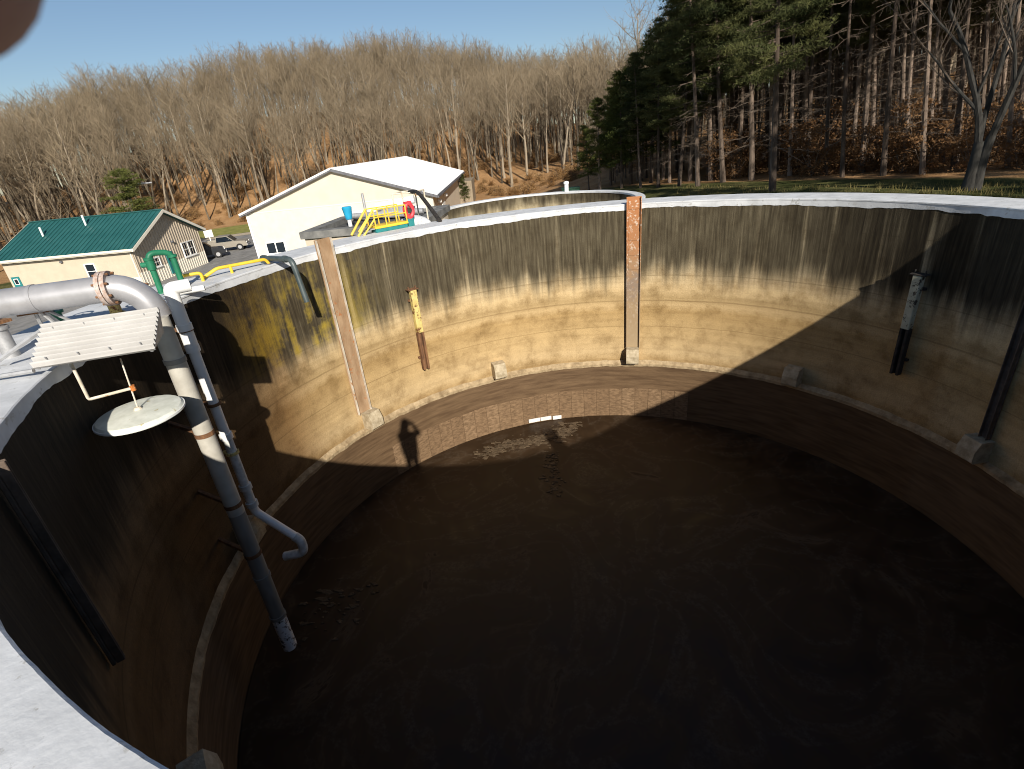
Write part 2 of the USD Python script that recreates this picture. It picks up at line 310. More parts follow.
def bark_mat(name, c1, c2):
    M[name] = usdkit.material(stage, '/World/Looks/'+name, {'g': ('geometry', {}), 'o': ('object_info', {}), 'm': ('mapping', {'scale': (1, 1, .25)}), 'n': ('noise_texture', {'scale': 4., 'detail': 6, 'roughness': .65}),
        'a': ('math', {'math_type': 'multiply_add', 'value2': .5, 'value3': -.25}), 's': ('math', {'math_type': 'add'}), 'r': ('rgb_ramp', {'ramp': [(.3, c1), (.7, c2)]}), 'p': ('principled_bsdf', {'roughness': .92, 'specular_ior_level': .2})},
        [('g.position', 'm.vector'), ('m.vector', 'n.vector'), ('o.random', 'a.value1'), ('n.fac', 's.value1'), ('a.value', 's.value2'), ('s.value', 'r.fac'), ('r.color', 'p.base_color')], surface='p.BSDF')
bark_mat('bark_pale', (.11, .088, .06), (.30, .245, .175))
bark_mat('bark_grey', (.055, .043, .03), (.18, .145, .10))
mat('twigs', (.150, .116, .072), (.26, .203, .132), scale=.3, rough=.9)
bark_mat('bark_pine', (.065, .048, .036), (.22, .165, .125))
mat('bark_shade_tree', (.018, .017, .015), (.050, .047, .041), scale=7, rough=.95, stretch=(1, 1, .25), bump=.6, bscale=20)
mat('dead_branch', (.10, .075, .055), (.16, .125, .095), scale=3, rough=.95)
mat('tyre', (.02, .02, .02), rough=.8)
mat('car_tan', (.26, .235, .19), (.30, .27, .22), rough=.3, spec=.6)
mat('car_black', (.015, .017, .02), rough=.3, spec=.6)
mat('dark_glass', (.012, .018, .026), rough=.12, spec=.6)
mat('green_box', (.008, .04, .022), (.012, .05, .028), rough=.6)
mat('skin', (.16, .070, .062), (.20, .092, .08), scale=30, rough=.55)
mat('jacket', (.03, .035, .05), (.045, .05, .07), rough=.85)
mat('jeans', (.04, .06, .11), (.06, .08, .14), rough=.9, scale=30)
mat('boots', (.05, .03, .02), rough=.6)
mat('hair', (.03, .02, .012), rough=.6)
mat('phone_case', (.015, .015, .018), rough=.35, spec=.5)
mat('white_board', (.62, .58, .52), (.78, .75, .70), scale=9, rough=.7)

def leafy(name, c1, c2, trans=.35, scale=.6):
    M[name] = usdkit.material(stage, '/World/Looks/'+name, {
        'o': ('object_info', {}), 'g': ('geometry', {}), 'n': ('noise_texture', {'scale': scale, 'detail': 3}),
        'a': ('math', {'math_type': 'multiply_add', 'value2': .30, 'value3': 0.}), 'r': ('rgb_ramp', {'ramp': [(.32, c1), (.78, c2)]}),
        'i': ('math', {'math_type': 'multiply_add', 'value2': .35, 'value3': -.1}), 's': ('math', {'math_type': 'add'}), 's2': ('math', {'math_type': 'add'}),
        'd': ('diffuse_bsdf', {}), 't': ('translucent_bsdf', {}), 'x': ('mix_closure', {'fac': trans})},
        [('g.position', 'n.vector'), ('o.random', 'a.value1'), ('g.random_per_island', 'i.value1'), ('n.fac', 's.value1'), ('a.value', 's.value2'), ('s.value', 's2.value1'), ('i.value', 's2.value2'), ('s2.value', 'r.fac'),
         ('r.color', 'd.color'), ('r.color', 't.color'), ('d.BSDF', 'x.closure1'), ('t.BSDF', 'x.closure2')], surface='x.closure')
leafy('needles', (.045, .060, .027), (.180, .182, .072), .45)
leafy('needles_light', (.05, .066, .02), (.16, .17, .05))
leafy('brown_leaves', (.14, .07, .032), (.30, .175, .085))
leafy('litter_shrub', (.24, .13, .05), (.44, .28, .13))
leafy('dry_grass', (.10, .10, .03), (.30, .24, .10))

# window pane: see-through with reflection
M['pane'] = usdkit.material(stage, '/World/Looks/pane', {'t': ('transparent_bsdf', {'color': (.55, .6, .62)}), 'g': ('glossy_bsdf', {'roughness': .03, 'color': (.9, .9, .9)}),
    'f': ('fresnel', {'IOR': 1.6}), 'x': ('mix_closure', {})}, [('f.fac', 'x.fac'), ('t.BSDF', 'x.closure1'), ('g.BSDF', 'x.closure2')], surface='x.closure')

# ground: leaf litter / grass by the mesh's own region mask
M['forest_ground'] = usdkit.material(stage, '/World/Looks/forest_ground', {
    'g': ('geometry', {}), 'at': ('attribute', {'attribute': 'grass'}),
    'n1': ('noise_texture', {'scale': .35, 'detail': 9, 'roughness': .65}), 'n2': ('noise_texture', {'scale': 3.5, 'detail': 6, 'roughness': .7}), 'n3': ('noise_texture', {'scale': .12, 'detail': 4}),
    'lit': ('rgb_ramp', {'ramp': [(.30, (.20, .105, .045)), (.45, (.33, .185, .082)), (.58, (.42, .25, .118)), (.72, (.50, .36, .21))]}),
    'gra': ('rgb_ramp', {'ramp': [(.30, (.030, .042, .012)), (.45, (.060, .068, .020)), (.60, (.15, .135, .05)), (.72, (.26, .20, .095))]}),
    'mm': ('mix', {'fac': .45}), 'ad': ('math', {'math_type': 'multiply_add', 'value2': .7, 'value3': -.35}), 'ms': ('math', {'math_type': 'add', 'use_clamp': True}),
    'th': ('map_range', {'range_type': 'smoothstep', 'from_min': .35, 'from_max': .65}),
    'x': ('mix', {}), 'p': ('principled_bsdf', {'roughness': .95, 'specular_ior_level': .1}), 'b': ('bump', {'strength': .8, 'distance': .15})},
    [('g.position', 'n1.vector'), ('g.position', 'n2.vector'), ('g.position', 'n3.vector'), ('n1.fac', 'mm.color1'), ('n2.fac', 'mm.color2'), ('mm.color', 'lit.fac'), ('mm.color', 'gra.fac'),
     ('n1.fac', 'ad.value1'), ('at.fac', 'ms.value1'), ('ad.value', 'ms.value2'), ('ms.value', 'th.value'), ('th.result', 'x.fac'), ('lit.color', 'x.color1'), ('gra.color', 'x.color2'),
     ('x.color', 'p.base_color'), ('n2.fac', 'b.height'), ('b.normal', 'p.normal')], surface='p.BSDF')
# sludge: dark brown liquid with drifting scum
M['sludge'] = usdkit.material(stage, '/World/Looks/sludge', {
    'g': ('geometry', {}), 's': ('separate_xyz', {}),
    'n1': ('noise_texture', {'scale': .55, 'detail': 7, 'roughness': .62, 'distortion': 2.2}), 'n2': ('noise_texture', {'scale': .33, 'detail': 6, 'distortion': 3.2}), 'n3': ('noise_texture', {'scale': 18, 'detail': 5, 'roughness': .7}),
    'c': ('rgb_ramp', {'ramp': [(.30, (.020, .0110, .0052)), (.50, (.034, .0190, .0085)), (.60, (.046, .0270, .0130)), (.655, (.072, .047, .026)), (.69, (.035, .0205, .0095))]}),
    'q': ('rgb_ramp', {'ramp': [(.46, (0, 0, 0)), (.495, (.8, .8, .8)), (.505, (.8, .8, .8)), (.54, (0, 0, 0))]}),
    'fm': ('mix', {'color2': (.075, .056, .038)}), 'fn': ('rgb_ramp', {'ramp': [(.40, (0, 0, 0)), (.62, (.75, .75, .75))]}), 'mul': ('mix', {'mix_type': 'multiply', 'fac': 1.}),
    'ro': ('map_range', {'from_min': .3, 'from_max': .7, 'to_min': .38, 'to_max': .8}), 'p': ('principled_bsdf', {'specular_ior_level': .25}), 'b': ('bump', {'strength': .06, 'distance': .02})},
    [('g.position', 'n1.vector'), ('g.position', 'n2.vector'), ('g.position', 'n3.vector'), ('n1.fac', 'c.fac'), ('n2.fac', 'q.fac'), ('n3.fac', 'fn.fac'), ('q.color', 'mul.color1'), ('fn.color', 'mul.color2'),
     ('mul.color', 'fm.fac'), ('c.color', 'fm.color1'), ('fm.color', 'p.base_color'), ('n1.fac', 'ro.value'), ('ro.result', 'p.roughness'), ('n3.fac', 'b.height'), ('b.normal', 'p.normal')], surface='p.BSDF')
mat('scum', (.055, .037, .020), (.115, .080, .046), scale=8, rough=.8, bump=.6, bscale=30)

# ------------------------------------------------------------------ terrain
YARD = -7.0
def terrain(x, y):
    x = np.asarray(x, float); y = np.asarray(y, float)
    dx, dy = x-CAM[0], y-CAM[1]; az = np.degrees(np.arctan2(dx, dy)); d = np.hypot(dx, dy)
    lv = np.interp(az, [-180, -120, -22, -17, -10, -2, 6, 14, 40, 70, 120, 180], [-5, YARD, YARD, -6.8, -6.2, -3.35, -2.7, -2.35, -1.95, -1.9, -3, -5])
    d0 = np.interp(az, [-180, -60, -46, -44, -31, -27, -16, -12, -2, 5, 40, 120, 180], [300, 84, 86, 104, 104, 101, 100, 96, 84, 64, 56, 80, 300])
    Hh = np.interp(az, [-180, -75, -52, -47.5, -44, -38, -34, -28, -21, -16, -11, -5, 0, 10, 40, 90, 180], [0, 3, 6, 10.5, 15, 17.5, 20, 20.3, 19.5, 17, 12, 8., 3.5, 7, 15, 14, 0])
    t = np.clip((d-d0)/62, 0, 1.0)
    bump = (meshkit.fbm(np.stack([x/14, y/14, 0*x], -1), 3, 3)-.5)*smoothstep(d0+2, d0+25, d)*3.
    return lv+Hh*(t*t*(2-t)*.55+t*.45)+bump

R_IN, R_OUT = 6.296, 7.20
T2C, T2R = np.array([-3.46, 15.02]), 4.36
rr = np.r_[np.linspace(R_OUT-.08, 20, 28), np.geomspace(20.6, 75, 60), np.geomspace(77, 700, 52)]
aa = np.linspace(0, 2*np.pi, 480, endpoint=False)
def ring_mesh(rs):
    A, Rr = np.meshgrid(aa, rs); X, Y = Rr*np.sin(A), Rr*np.cos(A); Z = terrain(X, Y)
    inside = np.hypot(X-T2C[0], Y-T2C[1]) < T2R+.15
    Z = np.where(inside, np.minimum(Z, -6.0), Z)
    V = np.stack([X, Y, Z], -1).reshape(-1, 3); n = len(aa); F = []
    i, k = np.meshgrid(np.arange(len(rs)-1), np.arange(n), indexing='ij'); k2 = (k+1) % n
    a, b, c, d_ = i*n+k, i*n+k2, (i+1)*n+k2, (i+1)*n+k
    F = np.concatenate([np.stack([a, c, b], -1).reshape(-1, 3), np.stack([a, d_, c], -1).reshape(-1, 3)])
    return V, F
def grass_mask(V):
    dx, dy = V[:, 0]-CAM[0], V[:, 1]-CAM[1]; az = np.degrees(np.arctan2(dx, dy)); d = np.hypot(dx, dy)
    edge = np.interp(az, [-180, -60, -22, -16, -9, -6, 0, 6, 14, 25, 32, 60, 180], [200, 76, 74, 30, 34, 55, 52, 45, 39.5, 36, 33.5, 30, 60])
    return 1-smoothstep(edge-2.0, edge+3.0, d)
def terrain_obj(name, rs):
    V, F = ring_mesh(rs); p = struct(name, (V, F), 'forest_ground', smooth=60)
    g = UsdGeom.Mesh(p); n = len(g.GetPointsAttr().Get())
    UsdGeom.PrimvarsAPI(g).CreatePrimvar('grass', Sdf.ValueTypeNames.FloatArray, 'vertex').Set(Vt.FloatArray.FromNumpy(grass_mask(np.array(g.GetPointsAttr().Get())).astype(np.float32)))
    return p
terrain_obj('ground', rr[:89])
terrain_obj('hillside', rr[88:])

def sheet(name, poly, z, m, step=None):
    import shapely
    s_ = MB(); P = shapely.Polygon(poly); v, f = trimesh.creation.triangulate_polygon(P, engine='earcut')
    s_.add(np.c_[v, np.full(len(v), z)], f); return struct(name, s_, m)
# the yard around the two buildings, at its own level
sheet('asphalt_yard', [(-60, 12), (-16, 12), (-16, 36), (-49.4, 61.1), (-60.3, 54.5), (-52, 44), (-60, 30)], YARD+.03, 'asphalt')
sheet('gravel_strip', [(-49.4, 61.2), (-60.3, 54.6), (-62.4, 56.5), (-51.3, 63.8)], YARD+.036, 'gravel')
sheet('lawn', [(-51.3, 63.9), (-62.4, 56.6), (-70.5, 64.8), (-59.4, 75.)], YARD+.042, 'lawn')

# ------------------------------------------------------------------ the big round tank
tank = thing('round_tank', 'open round concrete tank with stained wall and white rim, in the foreground', 'tank')
def wob(n, base, amp, f, seed):
    a = np.arange(n)*2*np.pi/n; p = np.c_[np.cos(a)*f, np.sin(a)*f, np.zeros(n)]
    return base+amp*(meshkit.fbm(p, 4, seed)-.5)*2
obj('wall', MB().ring([(R_IN, -4.10), (R_IN, -.035), (7.14, -.035), (7.14, -8.2), (6.45, -8.2), (6.45, -4.10)], seg=480), 'tank_wall', tank, smooth=30)
NS = 960
def rim_mesh():
    a = np.arange(NS)*2*np.pi/NS; deg = (np.degrees(a)+180) % 360-180
    wide = .50*np.maximum(smoothstep(-84, -94, deg), smoothstep(140, 150, deg))
    wide = np.where((deg < -84) | (deg > 140), wide, 0)
    ro = R_OUT+wide; ri = wob(NS, R_IN-.012, .006, 30, 5); V = []
    prof = [(ri, -.03), (ri, -.008), (ri+.012, 0*ri), (ri+.22, .004+0*ri), (ro-.02, 0*ri), (ro, -.02+0*ri), (ro, -.20+0*ri), (ro-.03, -.22+0*ri), (R_IN+.3+0*ri, -.22+0*ri), (R_IN+.3+0*ri, -.03+0*ri)]
    for r_, z_ in prof:
        z_ = np.broadcast_to(z_, a.shape); V.append(np.c_[r_*np.sin(a), r_*np.cos(a), z_])
    V = np.stack(V, 1); n = len(prof); F = []
    for i in range(NS):
        j = (i+1) % NS
        for k in range(n):
            k2 = (k+1) % n; F += [(i*n+k, i*n+k2, j*n+k2), (i*n+k, j*n+k2, j*n+k)]
    return V.reshape(-1, 3), np.array(F)
obj('rim_slab', rim_mesh(), 'white_coating', tank, smooth=30)
def lip_mesh():
    a = np.arange(NS)*2*np.pi/NS; r0 = R_IN-.006
    zb = -.135+.035*(meshkit.fbm(np.c_[np.cos(a)*9, np.sin(a)*9, 0*a], 3, 8)-.5)*2+.018*(meshkit.fbm(np.c_[np.cos(a)*55, np.sin(a)*55, 0*a], 3, 9)-.5)*2
    rows = [np.c_[r0*np.sin(a), r0*np.cos(a), np.full(NS, -.012)], np.c_[r0*np.sin(a), r0*np.cos(a), zb], np.c_[(R_IN-.001)*np.sin(a), (R_IN-.001)*np.cos(a), zb-.004]]
    V = np.vstack(rows); F = []
    for i in range(NS):
        j = (i+1) % NS
        for k in (0, 1): F += [(k*NS+i, k*NS+j, (k+1)*NS+j), (k*NS+i, (k+1)*NS+j, (k+1)*NS+i)]
    return V, np.array(F)
obj('painted_lip', lip_mesh(), 'white_coating', tank, smooth=40)
def ledge_mesh():
    n = 720; a = np.arange(n)*2*np.pi/n; ri = wob(n, 6.228, .022, 26, 12); zt = wob(n, -4.07, .02, 30, 13); V = []
    for r_, z_ in [(R_IN+.01+0*a, zt+.075), (ri+.03, zt), (ri, zt-.03), (ri+.005, zt-.10), (6.30+0*a, zt-.10)]: V.append(np.c_[r_*np.sin(a), r_*np.cos(a), z_])
    V = np.stack(V, 1); m = 5; F = []
    for i in range(n):
        j = (i+1) % n
        for k in range(m): k2 = (k+1) % m; F += [(i*m+k, i*m+k2, j*m+k2), (i*m+k, j*m+k2, j*m+k)]
    return V.reshape(-1, 3), np.array(F)
obj('ledge', ledge_mesh(), 'ledge', tank, smooth=35)
obj('lower_wall', MB().ring([(6.262, -8.1), (6.262, -4.12), (6.44, -4.12), (6.44, -8.1)], seg=480), 'lower_wall', tank, smooth=30)
NP = 112
for i in range(NP):
    if not (-64 < ((360*i/NP+180) % 360)-180 < 16): continue
    a0 = 2*np.pi*i/NP; da = 2*np.pi/NP; g = .0011; j = RNG.uniform(-.012, .012); zt = -4.86+RNG.uniform(-.015, .015); o = RNG.uniform(0, .008)
    obj('panel', MB().ring([(6.257-o*.4, -5.80), (6.257-o*.4, zt-.012), (6.259-o*.4, zt), (6.27, zt), (6.27, -5.80)], a0+g, a0+da-g, seg=4), 'panel_'+'abc'[RNG.integers(3)], tank, smooth=20)
CORB = [2.6, 38.3, 72.2, 107, 143, -31.1, -65.0, -101, -138.5, -168]
for a in CORB:
    R = radial(a); c = MB()
    q = np.array([(x, y, z) for x in (-.16, .16) for y, z in ((.05, -4.02), (-.26, -4.02), (-.30, -3.98), (-.30, -3.80), (-.22, -3.62), (.05, -3.62))])
    h = trimesh.convex.convex_hull(q); c.add(h.vertices@R.T+pol(R_IN-.02, a), h.faces)
    obj('corbel', c, 'corbel_concrete', tank)
for u0, w, z0, c in ((-23.0, 3.0, -5.60, 0), (-19.9, 2.9, -5.60, 0), (-16.9, 2.3, -5.62, 0)):
    R = radial(u0); b = MB().box(pol(6.215, u0, z0), (w/57.3*6.2, .03, .11), R=R, ch=.006)
    obj('white_board', b, 'white_board', tank)
sl = MB(); n = 240; a = np.arange(n)*2*np.pi/n; rs = [0, 1.5, 3, 4.5, 5.6, 6.24]; V = [[0, 0, -5.69]]; F = []
for r_ in rs[1:]: V += [(r_*math.sin(t), r_*math.cos(t), -5.69) for t in a]
for i in range(n): F.append((0, 1+(i+1) % n, 1+i))
for k in range(len(rs)-2):
    for i in range(n):
        j = (i+1) % n; A = 1+k*n; B = 1+(k+1)*n; F += [(A+i, A+j, B+j), (A+i, B+j, B+i)]
sl.add(V, F); struct('sludge_water', sl, 'sludge')
# crust of floating scum near the far side
sc = MB()
def BAND(t): return np.array([np.interp(t, [0, .25, .5, .75, 1], SBX), np.interp(t, [0, .25, .5, .75, 1], SBY)])
def TAIL(t): return np.array([-1.75+.25*t, 4.2-1.6*t])
SBX, SBY = [-3.6, -3.0, -2.3, -1.75, -1.35], [4.0, 4.55, 4.75, 5.1, 5.6]
for k in range(700):
    t = RNG.uniform(-1, 1); t2 = abs(t)
    if k < 560: c = np.r_[BAND(RNG.uniform(0, 1)), -5.684]+np.r_[RNG.normal(0, .16, 2)*(1.1-.6*t2), 0]
    elif k < 640: c = np.r_[TAIL(RNG.uniform(0, 1)), -5.684]+np.r_[RNG.normal(0, .12, 2), 0]
    else: c = np.array([-5.15, -1.0, -5.684])+np.r_[RNG.normal(0, .33, 2), 0]
    s0 = RNG.uniform(.012, .085)*(1.15-t2*.7); m_ = RNG.integers(6, 10); th = np.sort(RNG.uniform(0, 2*np.pi, m_)); ro = s0*RNG.uniform(.4, 1., m_); st = RNG.uniform(1.2, 2.6)
    P = np.c_[ro*np.cos(th)*st, ro*np.sin(th), 0*th]; top = P*[.8, .8, 1]+[0, 0, RNG.uniform(.003, .012)]
    V = np.vstack([P, top, [[0, 0, top[0, 2]+.003]]])+c; F = []
    for i in range(m_):
        j = (i+1) % m_; F += [(i, j, m_+j), (i, m_+j, m_+i), (m_+i, m_+j, 2*m_)]
    sc.add(V, F)
struct('floating_scum', sc, 'scum', kind='stuff')

# guide channels bolted to the wall, every 72 degrees
def guide(adeg, ztop, zbot, m, label, w=.30, brackets=True, edge=None, cat='guide rail'):
    t = thing('guide_rail', label, cat, pol(R_IN, adeg), -adeg)
    # local: x tangent, y outward, z up
    obj('channel_web', MB().box((0, -.035, (ztop+zbot)/2), (w, .03, ztop-zbot), ch=.006), m, t)
    for s_ in (-1, 1):
        obj('flange', MB().box((s_*(w/2-.012), -.085, (ztop+zbot)/2), (.014, .06, ztop-zbot-.01), ch=.004), edge or m, t)
    if brackets:
        z = ztop-.18
        while z > -1.75:
            obj('splice_plate', MB().box((0, -.055, z), (w*.72, .012, .20), ch=.003), m, t); z -= .36
    return t
g = guide(2.6, .16, -3.62, 'rail_rust', 'orange rusted steel guide channel on the far wall, straight ahead of the viewer', .35, edge='rail_rust')
guide(-65.9, .22, -3.62, 'brown_steel', 'brown steel guide channel with pale edges, beside the black drain pipe', .36, brackets=False, edge='pale_edge')
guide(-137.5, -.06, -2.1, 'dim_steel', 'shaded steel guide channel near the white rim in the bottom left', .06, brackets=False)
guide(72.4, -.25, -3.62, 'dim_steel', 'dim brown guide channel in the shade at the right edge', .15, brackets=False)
guide(147.6, .48, -3.62, 'dim_steel', 'steel guide channel standing up above the near rim on the sunny side', .36, brackets=False)

mat('pale_flaking', (.38, .37, .27), (.52, .51, .38), scale=5, rough=.75, rust=(.05, .04, .03), rust_lo=.54, rust_scale=8)
mat('black_steel', (.018, .016, .014), (.05, .042, .035), scale=9, rough=.85)
def stub_post(adeg, ztop, zbot, label, top='yellow_flaking', foot='dark_rust'):
    t = thing('bracket_post', label, 'post', pol(R_IN, adeg), -adeg)
    zm = ztop-(ztop-zbot)*.52
    obj('painted_top', MB().box((0, -.13, (ztop+zm)/2), (.15, .13, ztop-zm), ch=.012), top, t)
    lo = MB()
    for s_ in (-1, 1): lo.box((s_*.055, -.13, (zm+zbot)/2), (.05, .12, zm-zbot), ch=.008)
    lo.box((0, -.09, (zm+zbot)/2), (.08, .03, zm-zbot))
    obj('rusted_foot', lo, foot, t)
    obj('cap_plate', MB().box((0, -.12, ztop+.012), (.26, .16, .024), ch=.004), foot, t)
    for s_ in (-.09, .09): obj('bolt', MB().tube([(s_, -.12, ztop+.024), (s_, -.12, ztop+.085)], .013, 6), foot, t)
    for z in (ztop-.25, zbot+.3): obj('anchor', MB().box((0, -.04, z), (.22, .07, .05), ch=.006), foot, t)
    return t
stub_post(-49.2, -1.25, -3.22, 'yellow flaking bracket post on the sunlit wall, left of centre')
stub_post(56.6, -1.20, -3.12, 'pale bracket post with a black foot on the shaded wall at the right', 'pale_flaking', 'black_steel')

# ------------------------------------------------------------------ second tank
t2 = thing('small_round_tank', 'second round tank behind the far rim, its lichen-spotted inner wall in view', 'tank', (T2C[0], T2C[1], -.80))
obj('wall', MB().ring([(4.0, -6.6), (4.0, -.02), (4.33, -.02), (4.33, -6.6)], seg=160), 'far_tank_wall', t2, smooth=30)
obj('rim_slab', MB().ring([(3.985, -.08), (3.985, -.012), (4.0, 0), (4.35, 0), (4.36, -.012), (4.36, -.16), (4.345, -.16), (4.345, -.021), (3.999, -.021), (3.999, -.08)], seg=160), 'white_coating', t2, smooth=30)
obj('floor', MB().ring([(.001, -3.2), (.001, -3.0), (3.999, -3.0), (3.999, -3.2)], seg=80), 'sludge', t2)
b = thing('bollard', 'small white capped post on the rim of the second tank', 'post', (-2.55, 19.08, -.80))
obj('post', MB().tube([(0, 0, 0), (0, 0, .34)], .10, 10), 'white_plastic', b, smooth=40); obj('cap', MB().tube([(0, 0, .34), (0, 0, .42), (0, 0, .46)], [.13, .13, .05], 10), 'white_plastic', b, smooth=40)
gb = thing('utility_cabinet', 'dark green utility cabinet on the grass beyond the second tank', 'cabinet', (-4.9, 47, float(terrain(-4.9, 47))+.1), 8)
obj('body', MB().box((0, 0, .5), (1.7, 1.1, 1.5), ch=.04), 'green_box', gb); obj('lid', MB().box((0, 0, 1.3), (1.8, 1.2, .1), ch=.02), 'green_box', gb)
for s_ in (-.4, .4): obj('door', MB().box((s_, -.56, .5), (.74, .03, 1.3), ch=.01), 'green_box', gb)

# ------------------------------------------------------------------ pipes and fittings at the left of the tank
def pipe_obj(name, pts, r, m, parent, seg=18, round_=.1, n=8): return obj(name, MB().tube(bend(pts, round_, n), r, seg), m, parent, smooth=50)
bp = thing('steel_pipe', 'thick silver steel pipe lying over the rim with a bolted flange', 'pipe')
A_ = np.array([-9.9, -4.05, .50]); B_ = np.array([-5.73, -2.00, .50]); dirp = (B_-A_)/np.linalg.norm(B_-A_)
pipe_obj('straight_run', [A_, B_-dirp*.06], .150, 'silver_paint', bp, 28)
el = np.array([-5.39, -1.86, .52])
pts = []
for t in np.linspace(0, math.pi/2, 10):
    pts.append(B_+dirp*(.36*math.sin(t))+np.array([0, 0, -.40*(1-math.cos(t))]))
obj('elbow', MB().tube([B_-dirp*.05]+pts, .148, 28), 'silver_paint', bp, smooth=50)
for k, off in enumerate((-.07, -.015)):
    obj('flange', MB().tube([B_+dirp*off, B_+dirp*(off+.045)], .195, 30), 'rusty_flange', bp, smooth=40)
Rf = rot_to(dirp)
for k in range(8):
    c = Rf@np.array([  .174*math.cos(k*math.pi/4+.3), .174*math.sin(k*math.pi/4+.3), 0])
    obj('bolt', MB().tube([B_+dirp*-.10+c, B_+dirp*.06+c], .014, 6), 'dark_rust', bp)
for q in (.72,): obj('weld_band', MB().tube([B_-dirp*q, B_-dirp*(q+.035)], .157, 28), 'silver_paint', bp, smooth=40)
dp = thing('downpipe', 'wide grey downpipe standing in the tank, its foot in flaking white paint', 'pipe', (-5.30, -1.95, 0))
dp_segs = [('upper_pipe', .22, -1.25, 'grey_dark_pipe'), ('middle_pipe', -1.25, -2.2, 'grey_pipe'), ('lower_pipe', -2.2, -4.75, 'grey_dark_pipe'), ('painted_foot', -4.75, -5.45, 'peeling_white')]
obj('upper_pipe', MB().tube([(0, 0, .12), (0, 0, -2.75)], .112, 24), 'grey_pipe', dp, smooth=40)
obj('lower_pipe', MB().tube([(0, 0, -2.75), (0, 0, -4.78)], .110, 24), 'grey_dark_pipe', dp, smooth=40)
obj('painted_foot', MB().tube([(0, 0, -4.78), (0, 0, -5.50)], .107, 24), 'peeling_white', dp, smooth=40)
for z in (-.42, -3.95, -4.78): obj('coupling', MB().tube([(0, 0, z-.03), (0, 0, z+.03)], .123, 24), 'grey_dark_pipe', dp, smooth=40)
for z in (-1.45, -2.6, -3.5):
    obj('wall_bracket', MB().box((-.42, .12, z), (.8, .05, .05), rz=math.radians(-18)).tube([(0, 0, z-.03), (0, 0, z+.03)], .119, 24), 'dark_rust', dp)
pv = thing('plastic_pipe', 'slim white plastic pipe running down the wall beside the wide downpipe, kinked at its foot', 'pipe', (-5.9, -1.06, 0))
obj('riser', MB().tube([(0, 0, .16), (0, 0, -.62)], .088, 18), 'white_plastic', pv, smooth=40)
obj('riser', MB().tube([(0, 0, -.62), (0, 0, -2.05)], .072, 18), 'white_plastic', pv, smooth=40)
obj('riser', MB().tube([(0, 0, -2.05), (0, 0, -3.36)], .070, 18), 'dirty_plastic', pv, smooth=40)
pipe_obj('offset_leg', [(0, 0, -3.30), (0, 0, -3.5), (.52, .09, -4.08)], .068, 'white_plastic', pv, 16, .08)
pipe_obj('outlet_elbow', [(.50, .087, -4.06), (.585, .10, -4.16), (.585, .10, -4.42), (.22, .04, -4.49)], .076, 'dirty_plastic', pv, 16, .14, 10)
for z in (-.3, -.62, -2.05, -3.0, -3.34): obj('coupling', MB().tube([(0, 0, z-.045), (0, 0, z+.045)], .092 if z < -.4 else .10, 18), 'white_plastic' if z > -2.5 else 'dirty_plastic', pv, smooth=40)
pipe_obj('top_elbow', [(0, 0, .13), (0, 0, .24), (.17, .17, .24)], .086, 'white_plastic', pv, 20, .12, 8)
obj('opening', MB().tube([(.172, .172, .24), (.175, .175, .24)], .07, 20), 'black_rubber', pv)
for z in (-.34, -1.5, -2.35): obj('clamp', MB().box((-.13, 0, z), (.36, .06, .04)).tube([(0, 0, z-.02), (0, 0, z+.02)], .098, 18), 'dark_rust' if z > -2 else 'yellow_flaking', pv)
st = thing('pipe_stub', 'short white plastic stub lying on the rim right of the white elbow', 'pipe', (-6.1, -.38, .058))
obj('tube', MB().tube([(-.25, -.18, 0), (.06, .05, 0)], .045, 14), 'white_plastic', st, smooth=40); obj('opening', MB().tube([(.061, .051, 0), (.063, .053, 0)], .036, 14), 'black_rubber', st)

# corrugated sheet awning over the float gauge
TR, BR = np.array([-4.63, -2.51, .39]), np.array([-4.44, -2.91, .10]); e1 = BR-TR; e2 = np.array([e1[1], -e1[0], 0]); e2 /= np.linalg.norm(e2)
aw = thing('corrugated_awning', 'white corrugated metal sheet awning jutting over the dark left wall', 'awning')
nn = np.cross(e1, e2); nn /= np.linalg.norm(nn); nn *= np.sign(nn[2]); W_ = 1.05; n = 97
V = []
for i in range(n):
    s_ = i/(n-1); h = .030*math.sin(s_*2*math.pi*9)
    for t_ in (0, W_):
        for off in (.0, -.006): V.append(TR+e1*s_+e2*t_+nn*(h+off))
F = []
for i in range(n-1):
    a, b_ = 4*i, 4*i+4
    F += [(a, b_, b_+2), (a, b_+2, a+2), (a+1, b_+3, b_+1), (a+1, a+3, b_+3), (a, a+1, b_+1), (a, b_+1, b_), (a+2, b_+2, b_+3), (a+2, b_+3, a+3)]
obj('corrugated_sheet', (np.array(V), np.array(F)), 'sheet_metal', aw, smooth=40)
fr = MB()
for t_ in (.04, W_-.04): fr.tube([TR+e2*t_+nn*-.035+e1*.02, BR+e2*t_+nn*-.035-e1*.02], .018, 6)
obj('frame', fr, 'galvanised', aw)
obj('end_panel', MB().add([TR-nn*.012, BR-nn*.012, TR+e2*.006-nn*.012, BR+e2*.006-nn*.012, TR-np.array([0, 0, .16])+e1*.25, TR-np.array([0, 0, .16])+e1*.25+e2*.006], [(0, 1, 4), (2, 5, 3), (0, 4, 5), (0, 5, 2), (1, 3, 5), (1, 5, 4), (0, 2, 3), (0, 3, 1)]), 'galvanised', aw)
for s_ in (.15, .85):
    for t_ in np.linspace(.12, W_-.12, 4): obj('screw', MB().tube([TR+e1*s_+e2*t_+nn*.004, TR+e1*s_+e2*t_+nn*.034], .006, 6), 'galvanised', aw)
wb = TR+e2*W_
